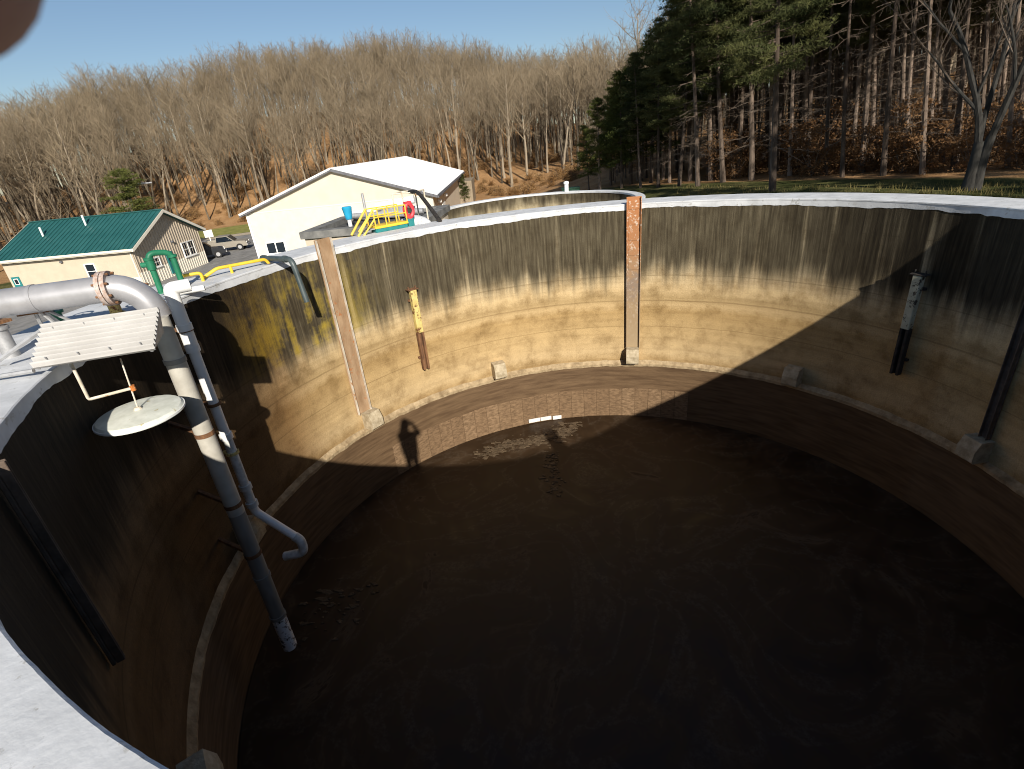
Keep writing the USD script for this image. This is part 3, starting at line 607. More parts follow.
obj('bracket', MB().tube([wb-nn*.04, wb+np.array([-.5, -.2, -.30])], .022, 6).tube([BR+e2*W_-nn*.04, BR+e2*W_+np.array([-.5, -.15, -.05])], .022, 6), 'galvanised', aw)
# round float lid hanging below it
fl = thing('float_lid', 'round pale fibreglass lid hanging by a thin rod under the awning', 'lid', (-5.17, -2.74, -.70))
obj('disc', MB().ring([(.001, .035), (.30, .022), (.405, .004), (.425, -.02), (.425, -.055), (.40, -.06), (.001, -.05)], seg=56), 'fibreglass', fl, smooth=35)
obj('rim_band', MB().ring([(.424, -.045), (.424, -.022), (.436, -.022), (.436, -.045)], seg=56), 'white_plastic', fl, smooth=30)
obj('hub', MB().tube([(0, 0, .02), (0, 0, .06)], [.05, .03], 10), 'pale_rail', fl)
obj('rod', MB().tube([(0, 0, .03), (.03, .03, .62)], .008, 6), 'pale_rail', fl)
ar = thing('gauge_bracket', 'thin L-shaped pale bracket arm beside the rod of the round lid', 'bracket')
pipe_obj('arm', [(-5.42, -2.99, .12), (-5.42, -2.99, -.42), (-5.13, -2.70, -.42)], .016, 'pale_rail', ar, 8, .02, 3)
obj('collar', MB().tube([(-5.145, -2.715, -.45), (-5.145, -2.715, -.39)], .026, 8), 'orange_rust', ar)

# deck clutter
su = thing('pipe_support', 'short grey pipe post carrying the silver pipe at the left edge', 'post', (-6.42, -2.80, 0))
obj('post', MB().tube([(0, 0, 0), (0, 0, .30)], .075, 16), 'galvanised', su, smooth=40); obj('cap', MB().tube([(0, 0, .30), (0, 0, .335)], .095, 16), 'galvanised', su, smooth=40)
obj('stud', MB().tube([(0, 0, .33), (-.03, .05, .52)], .018, 6), 'dark_rust', su); obj('saddle', MB().box((-.03, .06, .375), (.2, .12, .03)), 'dark_rust', su)
hr_ = thing('floor_bracket', 'thin grey angle bracket standing on the white rim at the left edge', 'bracket', (-6.25, -3.28, 0))
obj('leg', MB().tube([(0, 0, 0), (-.16, -.02, .22)], .014, 6), 'galvanised', hr_); obj('leg', MB().tube([(.06, .10, 0), (-.12, .06, .24)], .014, 6), 'galvanised', hr_); obj('foot', MB().box((.03, .05, .006), (.16, .2, .012)), 'galvanised', hr_)
va = thing('pipe_trestle', 'grey A-frame trestle under the middle of the silver pipe', 'support', (-6.55, -2.05, 0))
for x_, y_ in ((-.18, -.12), (.16, -.12), (-.16, .14), (.18, .12)): obj('leg', MB().tube([(x_, y_, 0), (x_*.2, y_*.2-.2, .35)], .02, 6), 'galvanised', va)
obj('saddle', MB().box((0, -.22, .345), (.3, .22, .03), rz=.5), 'dark_rust', va)
def valve(name, label, loc, body, wheel, s=1.):
    v = thing(name, label, 'valve', loc, scale=(s, s, s))
    obj('body', MB().tube([(0, 0, 0), (0, 0, .05), (0, 0, .06), (0, 0, .17), (0, 0, .18), (0, 0, .21)], [.10, .10, .07, .07, .10, .10], 14), body, v, smooth=30)
    obj('stem', MB().tube([(0, 0, .21), (0, 0, .32)], .016, 6), 'galvanised', v)
    th = np.linspace(0, 2*np.pi, 17); obj('handwheel', MB().tube(np.c_[.11*np.cos(th), .11*np.sin(th), 0*th+.32], .014, 6), wheel, v, smooth=40)
    return v
valve('valve', 'green valve on the deck behind the white awning, next to the trestle', (-6.95, -1.82, 0), 'green_paint', 'black_rubber', 1.0)
valve('valve', 'olive yellow valve on the deck behind the white awning', (-6.45, -1.45, 0), 'yellow_flaking', 'green_paint', 1.0)
valve('valve', 'red valve on the deck under the silver elbow', (-6.25, -1.22, 0), 'red_paint', 'red_paint', .85)
valve('valve', 'rust brown valve on the deck just left of the red one', (-6.42, -1.0, 0), 'orange_rust', 'dark_rust', .9)

# green pipe arch
ga = thing('pipe_arch', 'green painted pipe arch with flanged corners on the rim', 'pipe', (-6.66, -.06, 0))
pipe_obj('arch', [(0, 0, 0), (0, 0, .56), (-.17, -.26, .60), (-.17, -.26, 0)], .043, 'green_paint', ga, 16, .12, 7)
for p_, d_ in (((0, 0, .50), (0, 0, 1)), ((-.17, -.26, .52), (0, 0, 1)), ((0, 0, .01), (0, 0, 1)), ((-.17, -.26, .01), (0, 0, 1))):
    p_ = np.array(p_); d_ = np.array(d_); obj('flange', MB().tube([p_-d_*.018, p_+d_*.018], .066, 16), 'green_paint', ga, smooth=30)
obj('valve_body', MB().tube([(-.17, -.26, .36), (-.17, -.26, .50)], .06, 14).tube([(-.17, -.26, .44), (-.29, -.30, .44)], .04, 10), 'green_paint', ga, smooth=30)
# yellow guard rails
yr = thing('guard_rail', 'long yellow guard rail on the rim between green arch and black drain pipe', 'railing')
pipe_obj('top_rail', [(-6.83, .52, 0), (-6.62, .68, .13), (-6.22, 1.42, .10), (-6.20, 1.47, .0)], .028, 'yellow_paint', yr, 10, .05, 4)
obj('post', MB().tube([(-6.50, .86, .0), (-6.50, .86, .12)], .024, 8), 'yellow_paint', yr)
obj('foot_plate', MB().box((-6.20, 1.47, .008), (.12, .12, .016)), 'dark_trim', yr)
ys = thing('hoop_rail', 'small yellow hoop rail beside the green arch', 'railing')
pipe_obj('hoop', [(-6.92, .12, 0), (-6.86, .18, .14), (-6.66, .36, .14), (-6.66, .36, 0)], .026, 'yellow_paint', ys, 10, .05, 4)
# black drain pipe
bk = thing('drain_pipe', 'black plastic drain pipe bent over the rim and hanging inside the tank', 'pipe')
pipe_obj('hanging_pipe', [(-6.40, 1.63, .075), (-5.52, 1.16, .12), (-5.40, 1.10, -.62)], .048, 'black_pipe', bk, 14, .12, 7)
for a, b_ in (((-6.44, 1.65, .075), (-6.34, 1.60, .08)), ((-5.75, 1.28, .11), (-5.68, 1.245, .113))): obj('coupling', MB().tube([a, b_], .060, 14), 'black_pipe', bk, smooth=30)
obj('stand', MB().box((-6.40, 1.63, .02), (.10, .10, .04)), 'black_pipe', bk)

# ------------------------------------------------------------------ beige tank with grey slab, stair and gear
bt = thing('beige_tank', 'low beige walled tank with a grey slab roof in front of the white building', 'tank')
P4 = np.array([(-9.9, 8.45), (-6.1, 8.9), (-6.6, 13.2), (-10.3, 11.9)])
obj('wall', MB().prism(P4, -8, -.62), 'beige_panel', bt)
ctr = P4.mean(0); out_ = ctr+(P4-ctr)*1.05; inn = ctr+(P4-ctr)*.84
for i in range(4):
    j = (i+1) % 4; obj('slab_edge', MB().prism([out_[i], out_[j], inn[j], inn[i]], -.62, -.40), 'grey_slab', bt)
obj('slab_pit', MB().prism(inn, -.64, -.56), 'slab_pit', bt)
obj('green_hatch', MB().prism([(-9.7, 8.42), (-9.1, 8.49), (-9.1, 8.545), (-9.7, 8.475)], -2.2, -.9), 'green_paint', bt)
obj('roof_pipe', MB().tube([(-9.6, 11.3, -.35), (-6.9, 11.4, -.35)], .10, 12), 'galvanised', bt, smooth=40)
obj('roof_pipe', MB().tube([(-9.9, 11.9, -.30), (-7.0, 12.1, -.30)], .07, 12), 'white_plastic', bt, smooth=40)
obj('vent_post', MB().tube([(-8.9, 11.0, -.5), (-8.9, 11.0, .42)], .05, 8), 'galvanised', bt, smooth=40)
obj('blower', MB().box((-8.0, 11.6, -.3), (1.0, .6, .42), ch=.05), 'galvanised', bt); obj('duct', MB().tube([(-8.6, 11.3, -.1), (-7.2, 11.5, .05)], .14, 12), 'white_plastic', bt, smooth=40)
bl = thing('blue_hood', 'bright blue tapered hood on a white stem above the grey slab', 'hood', (-9.05, 9.98, -.58), scale=(.68, .68, .68))
obj('stem', MB().tube([(0, 0, 0), (0, 0, .48)], .10, 12), 'white_plastic', bl, smooth=40); obj('hood', MB().tube([(0, 0, .42), (0, 0, .60), (0, 0, .98), (0, 0, 1.02)], [.15, .19, .25, .20], 14), 'blue_paint', bl, smooth=35)
ST_A = -49.
sr = thing('access_stair', 'yellow railed access stair and platform at the far left of the rim', 'stair', pol(7.12, ST_A, 0), -ST_A)
# local x tangent towards +angle (right), y outward
pw, pd_ = .80, .42
obj('platform_base', MB().box((.12, 0, .045), (pw, pd_, .085), ch=.01), 'teal_door', sr)
obj('platform', MB().box((.12, 0, .115), (pw+.03, pd_+.03, .055), ch=.008), 'yellow_paint', sr)
for y_ in (-.2, .2):
    obj('stringer', MB().tube([(-.72, y_, .0), (-.27, y_, .50)], .026, 8).tube([(-.60, y_-.0, -.02), (-.27, y_, .30)], .018, 8), 'yellow_paint', sr)
    for x_ in (-.27, 0., .26, .52): obj('post', MB().tube([(x_, y_, .13), (x_, y_, .50)], .014, 6), 'yellow_paint', sr)
    for z_ in (.33, .50): obj('rail', MB().tube([(-.27, y_, z_), (.52, y_, z_)], .014, 6), 'yellow_paint', sr)
for k in range(4): obj('tread', MB().box((-.62+k*.09, 0, .02+k*.025), (.1, .4, .02)), 'galvanised', sr)
hre = thing('hose_reel', 'bright red hose reel with black hub at the end of the yellow platform', 'hose reel', pol(7.08, ST_A+5.2, 0), -ST_A)
obj('stand', MB().box((0, 0, .09), (.16, .2, .18), ch=.01), 'teal_door', hre)
def torus_y(R_, r_, z_, n=22): th = np.linspace(0, 2*np.pi, n); return MB().tube(np.c_[R_*np.cos(th)*.8, 0*th-.06, z_+R_*1.25*np.sin(th)], r_, 8)
obj('reel', torus_y(.12, .055, .36), 'red_paint', hre, smooth=40); obj('hub', MB().tube([(0, -.11, .36), (0, .0, .36)], .06, 12), 'black_rubber', hre)
obj('top_cap', MB().box((0, -.05, .53), (.16, .12, .05), ch=.01), 'red_paint', hre)
ho = thing('rubber_hose', 'black rubber hose arching from the yellow frame down to the deck', 'hose')
obj('hose', MB().tube(bend([(-5.9, 7.9, .55), (-5.4, 7.2, .62), (-4.85, 6.3, .38), (-4.25, 5.42, .02)], .6, 6), .05, 10), 'black_rubber', ho, smooth=40)
tf = thing('hose_rack', 'pale yellow pipe frame that carries the black hose', 'frame', (-5.9, 7.6, -.6))
for x_, y_ in ((-.4, 0), (.25, .1), (-.4, .7), (.25, .8)): obj('post', MB().tube([(x_, y_, 0), (x_, y_, 1.15)], .022, 6), 'pale_rail', tf)
obj('top_rail', MB().tube([(-.4, 0, 1.15), (.25, .1, 1.15), (.25, .8, 1.15), (-.4, .7, 1.15), (-.4, 0, 1.15)], .022, 6), 'pale_rail', tf)
obj('floor', MB().box((-.1, .4, -1.), (1, 1.1, 2.2)), 'beige_panel', tf)
wt = thing('white_tarp', 'white covered hump on the deck between the red reel and the second tank', 'tarp', (-4.95, 5.55, -.06))
th_ = trimesh.creation.icosphere(3, 1.); v_ = th_.vertices*[.42, .3, .24]; v_[:, 2] = np.maximum(v_[:, 2], 0); v_ += (meshkit.fbm(v_*7, 3, 4)-.5)[:, None]*.06*th_.vertices
obj('cover', (v_, th_.faces), 'white_coating', wt, smooth=60)

# ------------------------------------------------------------------ buildings
def window(parent, n, c, w, h, cols=1, rows=2, along=(1, 0, 0), frame='window_frame'):
    """c: centre on the wall; n: outward normal; along: direction of the width (local)."""
    n = np.asarray(n, float); al = np.asarray(along, float); up = np.array([0, 0, 1.]); R = np.c_[al, n, up]; c = np.asarray(c, float); f = MB(); t = .09
    for s_ in (-1, 1):
        f.box(c+al*s_*(w/2-t/2)+n*.03, (t, .09, h), R=R); f.box(c+up*s_*(h/2-t/2)+n*.032, (w-2*t, .085, t), R=R)
    for k in range(1, cols): f.box(c+al*(-w/2+w*k/cols)+n*.03, (t*1.1, .08, h-2*t), R=R)
    for k in range(1, rows): f.box(c+up*(-h/2+h*k/rows)+n*.026, (w-2*t, .06, .05), R=R)
    wd = obj('window', f, frame, parent)
    for i in range(cols):
        for j in range(rows): obj('pane', MB().box(c+al*(-w/2+w*(i+.5)/cols)+up*(-h/2+h*(j+.5)/rows)+n*.012, (w/cols-t*.7, .02, h/rows-t*.5), R=R), 'dark_glass', wd)
    obj('sill', MB().box(c-up*(h/2+.03)+n*.05, (w+.1, .12, .06), R=R), frame, wd)
def gable_house(name, label, loc, rz, L, W, h, hr, oe, og, wall, roofm, fascia, th=.12):
    t = thing(name, label, 'building', loc, rz); sl = (hr-h)/(W/2)
    pent = np.array([(0, -1.5), (W, -1.5), (W, h), (W/2, hr), (0, h)])
    V = np.array([(u, v, z) for v in (0, L) for u, z in pent]); F = [(0, 1, 2), (0, 2, 4), (4, 2, 3), (5, 7, 6), (5, 9, 7), (9, 8, 7)]
    for i in range(5): j = (i+1) % 5; F += [(i, i+5, j+5), (i, j+5, j)]
    obj('wall', MB().add(V, np.array(F)), wall, t)
    for s_ in (0, 1):
        def P(u, v, z): return (u if s_ == 0 else W-u, v, z)
        q = [(-oe, h-oe*sl), (W/2, hr)]; V = []
        for v in (-og, L+og):
            for (u, z) in q: V += [P(u, v, z+.02), P(u, v, z+.02+th)]
        F = [(0, 2, 3), (0, 3, 1), (4, 7, 6), (4, 5, 7), (1, 3, 7), (1, 7, 5), (0, 6, 2), (0, 4, 6), (0, 1, 5), (0, 5, 4), (2, 6, 7), (2, 7, 3)]
        obj('roof', MB().add(V, np.array(F)), roofm, t)
        rk = MB(); d = np.array([W/2+oe, 0, hr-h+oe*sl]); d /= np.linalg.norm(d)
        if s_: d[0] *= -1
        for v in (-og-.02, L+og+.02):
            a = np.array(P(-oe, v, h-oe*sl+.0)); b_ = np.array(P(W/2, v, hr)); m_ = (a+b_)/2; m_[2] += .02
            rk.box(m_, (np.linalg.norm(b_-a), .035, .24), R=np.c_[d, [0, 1, 0], np.cross(d, [0, 1, 0])])
        obj('rake_board', rk, fascia, t)
        obj('eave_board', MB().box(P(-oe-.02, L/2, h-oe*sl+.02), (.035, L+2*og, .24)), fascia, t)
    return t, sl
gh, sl = gable_house('green_roofed_building', 'beige one-storey building with a teal standing-seam metal roof at the left', (-40.53, 30.33, YARD), -260.1, 11.66, 10.02, 3.45, 5.75, .45, .55, 'beige_panel', 'teal_roof', 'cream_trim')
W, L, h, hr = 10.02, 11.66, 3.45, 5.75
rb = MB(); dd = np.array([W/2+.45, 0, hr-h+.45*sl]); ln = np.linalg.norm(dd); dd /= ln
for v in np.arange(-.5, L+.56, .42):
    for s_ in (1, -1):
        d2 = dd*[s_, 1, 1]; m_ = np.array([(W/2-.45)/2 if s_ == 1 else W-(W/2-.45)/2, v, (h-.45*sl+hr)/2+.165]); rb.box(m_, (ln, .05, .07), R=np.c_[d2, [0, 1, 0], np.cross(d2, [0, 1, 0])])
obj('roof_seams', rb, 'teal_roof', gh)
obj('ridge_cap', MB().box((W/2, L/2, hr+.17), (.36, L+1.12, .06)), 'teal_roof', gh)
obj('gable_siding', MB().add([(0.01, -.012, 1.3), (W-.01, -.012, 1.3), (W-.01, -.012, h), (W/2, -.012, hr-.02), (.01, -.012, h)], np.array([(0, 1, 2), (0, 2, 4), (4, 2, 3)])), 'tan_siding', gh)
bat = MB()
for u in np.arange(.15, W, .36): bat.box((u, -.035, (1.3+h+(hr-h)*(1-abs(u-W/2)/(W/2)))/2), (.055, .05, h+(hr-h)*(1-abs(u-W/2)/(W/2))-1.32))
obj('siding_battens', bat, 'tan_siding', gh)
wb_ = MB()
for u in np.arange(.15, W, .36): wb_.box((u, -.03, .65), (.055, .04, 1.3))
obj('lower_battens', wb_, 'cream_trim', gh)
obj('wainscot', MB().box((-.012, L/2, .45), (.02, L-.02, 1.0)), 'cream_trim', gh)
obj('wainscot', MB().box((W/2, -.008, .6), (W-.02, .012, 1.38)), 'cream_trim', gh)
window(gh, (-1, 0, 0), (-.02, 4.05, 1.8), .95, 1.32, 1, 2, (0, -1, 0))
window(gh, (0, -1, 0), (7.55, -.02, 1.95), 1.95, 1.40, 2, 2)
window(gh, (0, -1, 0), (2.45, -.02, 1.70), 1.0, .85, 1, 2)
dr = obj('door', MB().box((-.03, 11.05, 1.0), (.06, .72, 1.82)), 'teal_door', gh); obj('window', MB().box((-.065, 11.05, 1.5), (.02, .30, .42)), 'dark_glass', dr); obj('frame', MB().box((-.064, 11.05, 1.5), (.012, .40, .52)), 'window_frame', dr)
dr = obj('door', MB().box((4.42, -.05, 1.25), (.95, .06, 1.95)), 'teal_door', gh); obj('window', MB().box((4.42, -.085, 1.75), (.55, .02, .7)), 'dark_glass', dr)
for v, n_ in ((6.32, 0),): obj('wall_lamp', MB().box((-.10, v, 2.8), (.2, .22, .16), ch=.03), 'dark_trim', gh)
obj('wall_lamp', MB().box((5.4, -.12, 2.98), (.22, .2, .16), ch=.03), 'dark_trim', gh)
for v, hh, u in ((5.9, .95, 3.6), (9.3, .8, 2.6)):
    z = h+u*sl+.1; obj('roof_vent', MB().tube([(u, v, z-.1), (u, v, z+hh)], .085, 10), 'white_plastic', gh, smooth=40)
obj('gutter', MB().box((-.53, L/2, h-.45*sl+.05), (.12, L+.9, .12)), 'cream_trim', gh)
obj('downspout', MB().tube([(-.06, .1, h-.25), (-.06, .1, -.2)], .05, 6), 'cream_trim', gh)
whs, sl = gable_house('white_building', 'large cream and white gabled building with a white metal roof', (-34.25, 37.73, YARD), 12.4, 42, 17.49, 4.75, 7.70, .5, .4, 'cream_wall', 'white_roof', 'dark_trim', .16)
W, L, h, hr = 17.49, 42, 4.75, 7.70
obj('lower_wall', MB().box((W/2, -.02, h/2-.8), (W, .04, h+1.55)), 'white_block', whs)
obj('corner_trim', MB().box((.0, -.03, h/2-.8), (.14, .08, h+1.5)), 'window_frame', whs)
window(whs, (0, -1, 0), (1.92, -.05, 1.44), 1.85, 1.12, 2, 1)
rs_ = MB(); dd = np.array([W/2+.5, 0, hr-h+.5*sl]); ln = np.linalg.norm(dd); dd /= ln
for v in np.arange(-.3, L+.4, .6):
    for s_ in (1, -1):
        d2 = dd*[s_, 1, 1]; m_ = np.array([(W/2-.5)/2 if s_ == 1 else W-(W/2-.5)/2, v, (h-.5*sl+hr)/2+.19]); rs_.box(m_, (ln, .05, .035), R=np.c_[d2, [0, 1, 0], np.cross(d2, [0, 1, 0])])
obj('roof_seams', rs_, 'white_roof', whs)
for u in np.arange(.9, W, .9): obj('siding_seam', MB().box((u, -.043, h/2-.8), (.025, .012, h+1.5)), 'white_block', whs)
obj('downspout', MB().tube([(.10, -.10, h-.35), (.10, -.10, -.2)], .05, 6), 'window_frame', whs)
obj('sill_band', MB().box((W/2, -.05, h-.03), (W, .05, .08)), 'cream_trim', whs)
obj('rake_trim', MB().box((W/4-.25, -.45, (h-.5*sl+hr)/2+.12), (np.hypot(W/2+.5, hr-h+.5*sl), .05, .16), R=np.c_[dd, [0, 1, 0], np.cross(dd, [0, 1, 0])]), 'window_frame', whs)
obj('gutter', MB().box((W+.55, L/2, h-.5*sl-.02), (.16, L+.8, .16)), 'dark_trim', whs)
for v in (2.2, 6.5): obj('roller_door', MB().box((W+.03, v+2, 1.6), (.06, 2.8, 3.2)), 'window_frame', whs)
for v in (3.5, 10.): obj('wall_lamp', MB().box((W+.2, v, h-.9), (.35, .3, .3), ch=.04), 'window_frame', whs)
obj('rear_shed', MB().box((W+1.0, L-4.5, 1.2), (2.0, 9., 5.)), 'shed_wood', whs)

# railing below the long wall of the teal-roofed building
ra = thing('walkway_railing', 'thin pale railing along the foot of the beige long wall', 'railing', (-40.53, 30.33, YARD), -260.1)
for z in (.95, .5): obj('rail', MB().tube([(-3.0, 12.5, z), (-3.0, .8, z)], .035, 6), 'cream_trim', ra)
for v in np.linspace(.8, 12.5, 12): obj('post', MB().tube([(-3.0, v, -.2), (-3.0, v, .98)], .035, 6), 'cream_trim', ra)
# street lamp and small signs
lp = thing('street_lamp', 'grey street lamp with one curved arm behind the teal roof', 'lamp', (-52.4, 43.6, YARD))
pipe_obj('pole', [(0, 0, 0), (0, 0, 7.55), (.55, .55, 8.05), (1.2, 1.2, 8.1)], .085, 'galvanised', lp, 8, .6, 5); obj('lamp_head', MB().box((1.45, 1.45, 8.08), (.95, .38, .16), rz=math.radians(45), ch=.05), 'galvanised', lp)
for i, (x_, y_, lb, m_) in enumerate(((-52., 52.6, 'small white sign at the edge of the lawn, right of the teal roof', 'white_board'), (-53.5, 51.5, 'low white marker post at the lawn edge beside the gable', 'white_board'))):
    s_ = thing('yard_sign', lb, 'sign', (x_, y_, YARD), 40); obj('post', MB().box((0, 0, .6), (.1, .1, 1.6)), 'window_frame', s_); obj('panel', MB().box((0, -.06, 1.4), (1.0 if i == 0 else .35, .05, .9), ch=.01), 'white_board', s_)
# vehicles
def vehicle(name, label, cat, loc, rz, paint, truck):
    t = thing(name, label, cat, loc, rz); Lg, Wd = 4.6, 1.85
    prof = [(-2.3, .45), (2.3, .45), (2.3, .80), (2.15, 1.0), (1.1, 1.08), (-2.25, 1.08), (-2.3, .9)] if truck else [(-2.2, .42), (2.2, .42), (2.22, .8), (2.0, .98), (1.1, 1.06), (-2.2, 1.06)]
    def ext(pf, w): 
        import shapely; m = trimesh.creation.extrude_polygon(shapely.Polygon(pf), w, engine='earcut'); m.vertices = np.c_[m.vertices[:, 0], m.vertices[:, 2]-w/2, m.vertices[:, 1]]; m.invert() if m.volume < 0 else None; return m
    obj('body', MB().mesh(ext(prof, Wd)), paint, t)
    cb = [(1.0, 1.08), (.35, 1.72), (-.85, 1.74), (-1.0, 1.08)] if truck else [(1.05, 1.05), (.4, 1.70), (-1.9, 1.68), (-2.15, 1.05)]
    obj('cabin', MB().mesh(ext(cb, Wd*.9)), paint, t)
    gl = [(x_*.90-.02, 1.10+(z-1.08)*.86) for x_, z in cb]; obj('side_window', MB().mesh(ext(gl, Wd*.91)), 'dark_glass', t)
    obj('windscreen', MB().box(((cb[0][0]+cb[1][0])/2+.03, 0, 1.4), (.04, Wd*.78, .72), R=np.c_[[.70, 0, .714], [0, 1, 0], [-.714, 0, .70]]), 'dark_glass', t)
    if truck:
        for y_ in (-.86, .86): obj('bed_side', MB().box((-1.65, y_, 1.15), (1.3, .08, .22)), paint, t)
        obj('tailgate', MB().box((-2.28, 0, 1.1), (.06, 1.7, .3)), paint, t)
    for x_ in (-1.45, 1.45):
        for y_ in (-.84, .84):
            w_ = obj('wheel', MB().tube([(x_, y_-.12, .38), (x_, y_+.12, .38)], .38, 18), 'tyre', t, smooth=40); obj('rim', MB().tube([(x_, y_-.13, .38), (x_, y_+.13, .38)], .21, 12), 'galvanised', w_)
    for y_ in (-.65, .65): obj('headlight', MB().box((2.28 if truck else 2.2, y_, .85), (.06, .35, .14)), 'window_frame', t)
    obj('bumper', MB().box((2.32, 0, .55), (.12, Wd*.96, .18), ch=.03), 'galvanised', t)
    return t
vehicle('pickup_truck', 'tan pickup truck parked on the asphalt behind the gable end', 'truck', (-45.0, 47.0, YARD+.03), 25, 'car_tan', True)
vehicle('parked_car', 'black car parked half hidden behind the corner of the gable end', 'car', (-44.6, 42.4, YARD+.03), 40, 'car_black', False)

# ------------------------------------------------------------------ trees
def branch_path(p, d, ln, n, rng, wig, up):
    pts = [np.array(p, float)]; d = np.array(d, float); d /= np.linalg.norm(d)
    for i in range(n):
        d = d+rng.normal(0, wig, 3)+np.array([0, 0, up]); d /= np.linalg.norm(d); pts.append(pts[-1]+d*ln/n)
    return np.array(pts)
def ribbon(mb, pts, r0, r1):            # three-sided thin twig
    mb.tube(pts, np.linspace(r0, r1, len(pts)), 3, caps=False)
def bare_tree(seed, H=15., r=.17, first=.42, nl=17, spread=.55, twigs=7, fork=False):
    rng = np.random.default_rng(seed); tr, cr = MB(), MB()
    tp = branch_path((0, 0, -.4), (rng.normal(0, .05), rng.normal(0, .05), 1), H*.93, 9, rng, .075, .06)
    tr.tube(tp, np.r_[r*1.35, np.linspace(r, .03, 9)], 7, caps=False)
    def at(t):
        x = t*(len(tp)-1); i = min(int(x), len(tp)-2); return tp[i]+(tp[i+1]-tp[i])*(x-i)
    for k in range(nl):
        t = first+(1-first)*(k+rng.uniform(0, 1))/nl; p = at(min(t, .99)); a = k*2.4+rng.uniform(-.5, .5)
        ln = H*(.12+.27*(1-t)**.7)*rng.uniform(.7, 1.3); d = (math.cos(a)*spread, math.sin(a)*spread, rng.uniform(.35, .85))
        bp_ = branch_path(p, d, ln, 5, rng, .12, .10); ribbon(cr, bp_, max(.024, r*.45*(1-t*.5)), .012)
        for q in range(twigs):
            i = rng.integers(1, 5); p2 = bp_[i]+(bp_[i+1]-bp_[i])*rng.uniform(0, 1) if i < 5 else bp_[5]
            d2 = (bp_[i]-bp_[i-1]); d2 = d2/np.linalg.norm(d2)+rng.normal(0, .55, 3); l2 = ln*rng.uniform(.22, .5)
            b2 = branch_path(p2, d2, l2, 3, rng, .15, .08); ribbon(cr, b2, .017, .008)
            for w_ in range(4):
                p3 = b2[rng.integers(1, 4)]; d3 = (b2[-1]-b2[0])/l2+rng.normal(0, .6, 3); b3 = branch_path(p3, d3, l2*rng.uniform(.3, .6), 2, rng, .15, .06); ribbon(cr, b3, .012, .006)
    return tr, cr
BT = [dict(H=15.5, r=.17, first=.50, nl=15), dict(H=14, r=.14, first=.55, nl=13, spread=.45), dict(H=16.5, r=.21, first=.42, nl=17, spread=.65), dict(H=13, r=.11, first=.48, nl=12), dict(H=15, r=.16, first=.55, nl=16, spread=.6), dict(H=11, r=.09, first=.3, nl=13, spread=.4)]
LAB = {0: 'bare tree with a pale straight trunk in the wood on the hillside', 1: 'bare slender grey-trunked tree in the wood on the hillside', 2: 'bare broad tree with a stout pale trunk in the wood on the hillside',
       3: 'thin bare young tree in the wood on the hillside', 4: 'bare tall tree with a high small crown in the wood on the hillside', 5: 'low thin bare sapling in the wood on the hillside'}
GRP = 'bare trees on the hillside'
pos = []
for _ in range(200000):
    if len(pos) >= 3400: break
    az = RNG.uniform(-72, 46); d = math.sqrt(RNG.uniform(66**2, 180**2))
    x, y = CAM[0]+d*math.sin(math.radians(az)), CAM[1]+d*math.cos(math.radians(az))
    d0 = float(np.interp(az, [-60, -46, -44, -31, -27, -16, -12, -2, 5, 40], [84, 86, 105, 105, 103, 102, 97, 86, 68, 62]))
    if d < d0+2 or (d < d0+22 and RNG.uniform() < .45): continue
    gap = 1.7 if d < 118 else 1.35
    if any((x-a)**2+(y-b_)**2 < gap*gap for a, b_, _, _ in pos[-120:]): continue
    pos.append((x, y, az, d))
pos.sort(key=lambda q: q[3])
in_view = [q for q in pos if -53 < q[2] < 33]
protos = []
def put_bare(i, x, y, k, rz, s):
    z = float(terrain(x, y))
    if k < len(protos) and protos[k] is not None: return copy(protos[k], (x, y, z), rz, LAB[k], 'tree', GRP+f', {["straight", "slender", "broad", "young", "high-crowned", "sapling"][k]}', s, 'bare_tree')
    t = thing('bare_tree', LAB[k], 'tree', (x, y, z), rz, GRP+f', {["straight", "slender", "broad", "young", "high-crowned", "sapling"][k]}', s)
    tr, cr = bare_tree(40+k, **BT[k]); obj('trunk', tr, 'bark_pale' if k in (0, 2, 4) else 'bark_grey', t, smooth=40); obj('crown', cr, 'twigs', t); protos.append(t); return t
for i, q in enumerate(in_view[:290]):
    k = i if i < 6 else int(RNG.choice(6, p=[.24, .18, .16, .14, .16, .12])); s = RNG.uniform(.85, 1.15)
    put_bare(i, q[0], q[1], k, RNG.uniform(0, 360), (s, s, s*RNG.uniform(.92, 1.08)))
rest = [q for q in pos if q not in set(in_view[:290])]
pi = UsdGeom.PointInstancer.Define(stage, '/World/hillside_wood'); tag(pi, 'bare grey-brown wood covering the upper hillside', 'wood', kind='stuff')
tg = []
for k, pr in enumerate(protos):
    c = UsdGeom.Xform.Define(stage, f'/World/hillside_wood/tree_kind_{k+1:03d}')
    c.GetPrim().GetReferences().AddInternalReference(pr.GetPath()); c.ClearXformOpOrder()
    for kk in ('label', 'category', 'group'): c.GetPrim().SetCustomDataByKey(kk, '')
    tg.append(c.GetPath())
pi.CreatePrototypesRel().SetTargets(tg)
n_ = len(rest); X = np.array([(q[0], q[1]) for q in rest]); Zt = terrain(X[:, 0], X[:, 1])
pi.CreatePositionsAttr(Vt.Vec3fArray.FromNumpy(np.c_[X, Zt].astype(np.float32)))
pi.CreateProtoIndicesAttr(Vt.IntArray.FromNumpy(RNG.choice(6, n_, p=[.22, .20, .2, .12, .2, .06]).astype(np.int32)))
ss = RNG.uniform(.85, 1.15, n_); pi.CreateScalesAttr(Vt.Vec3fArray.FromNumpy(np.c_[ss, ss, ss].astype(np.float32)))
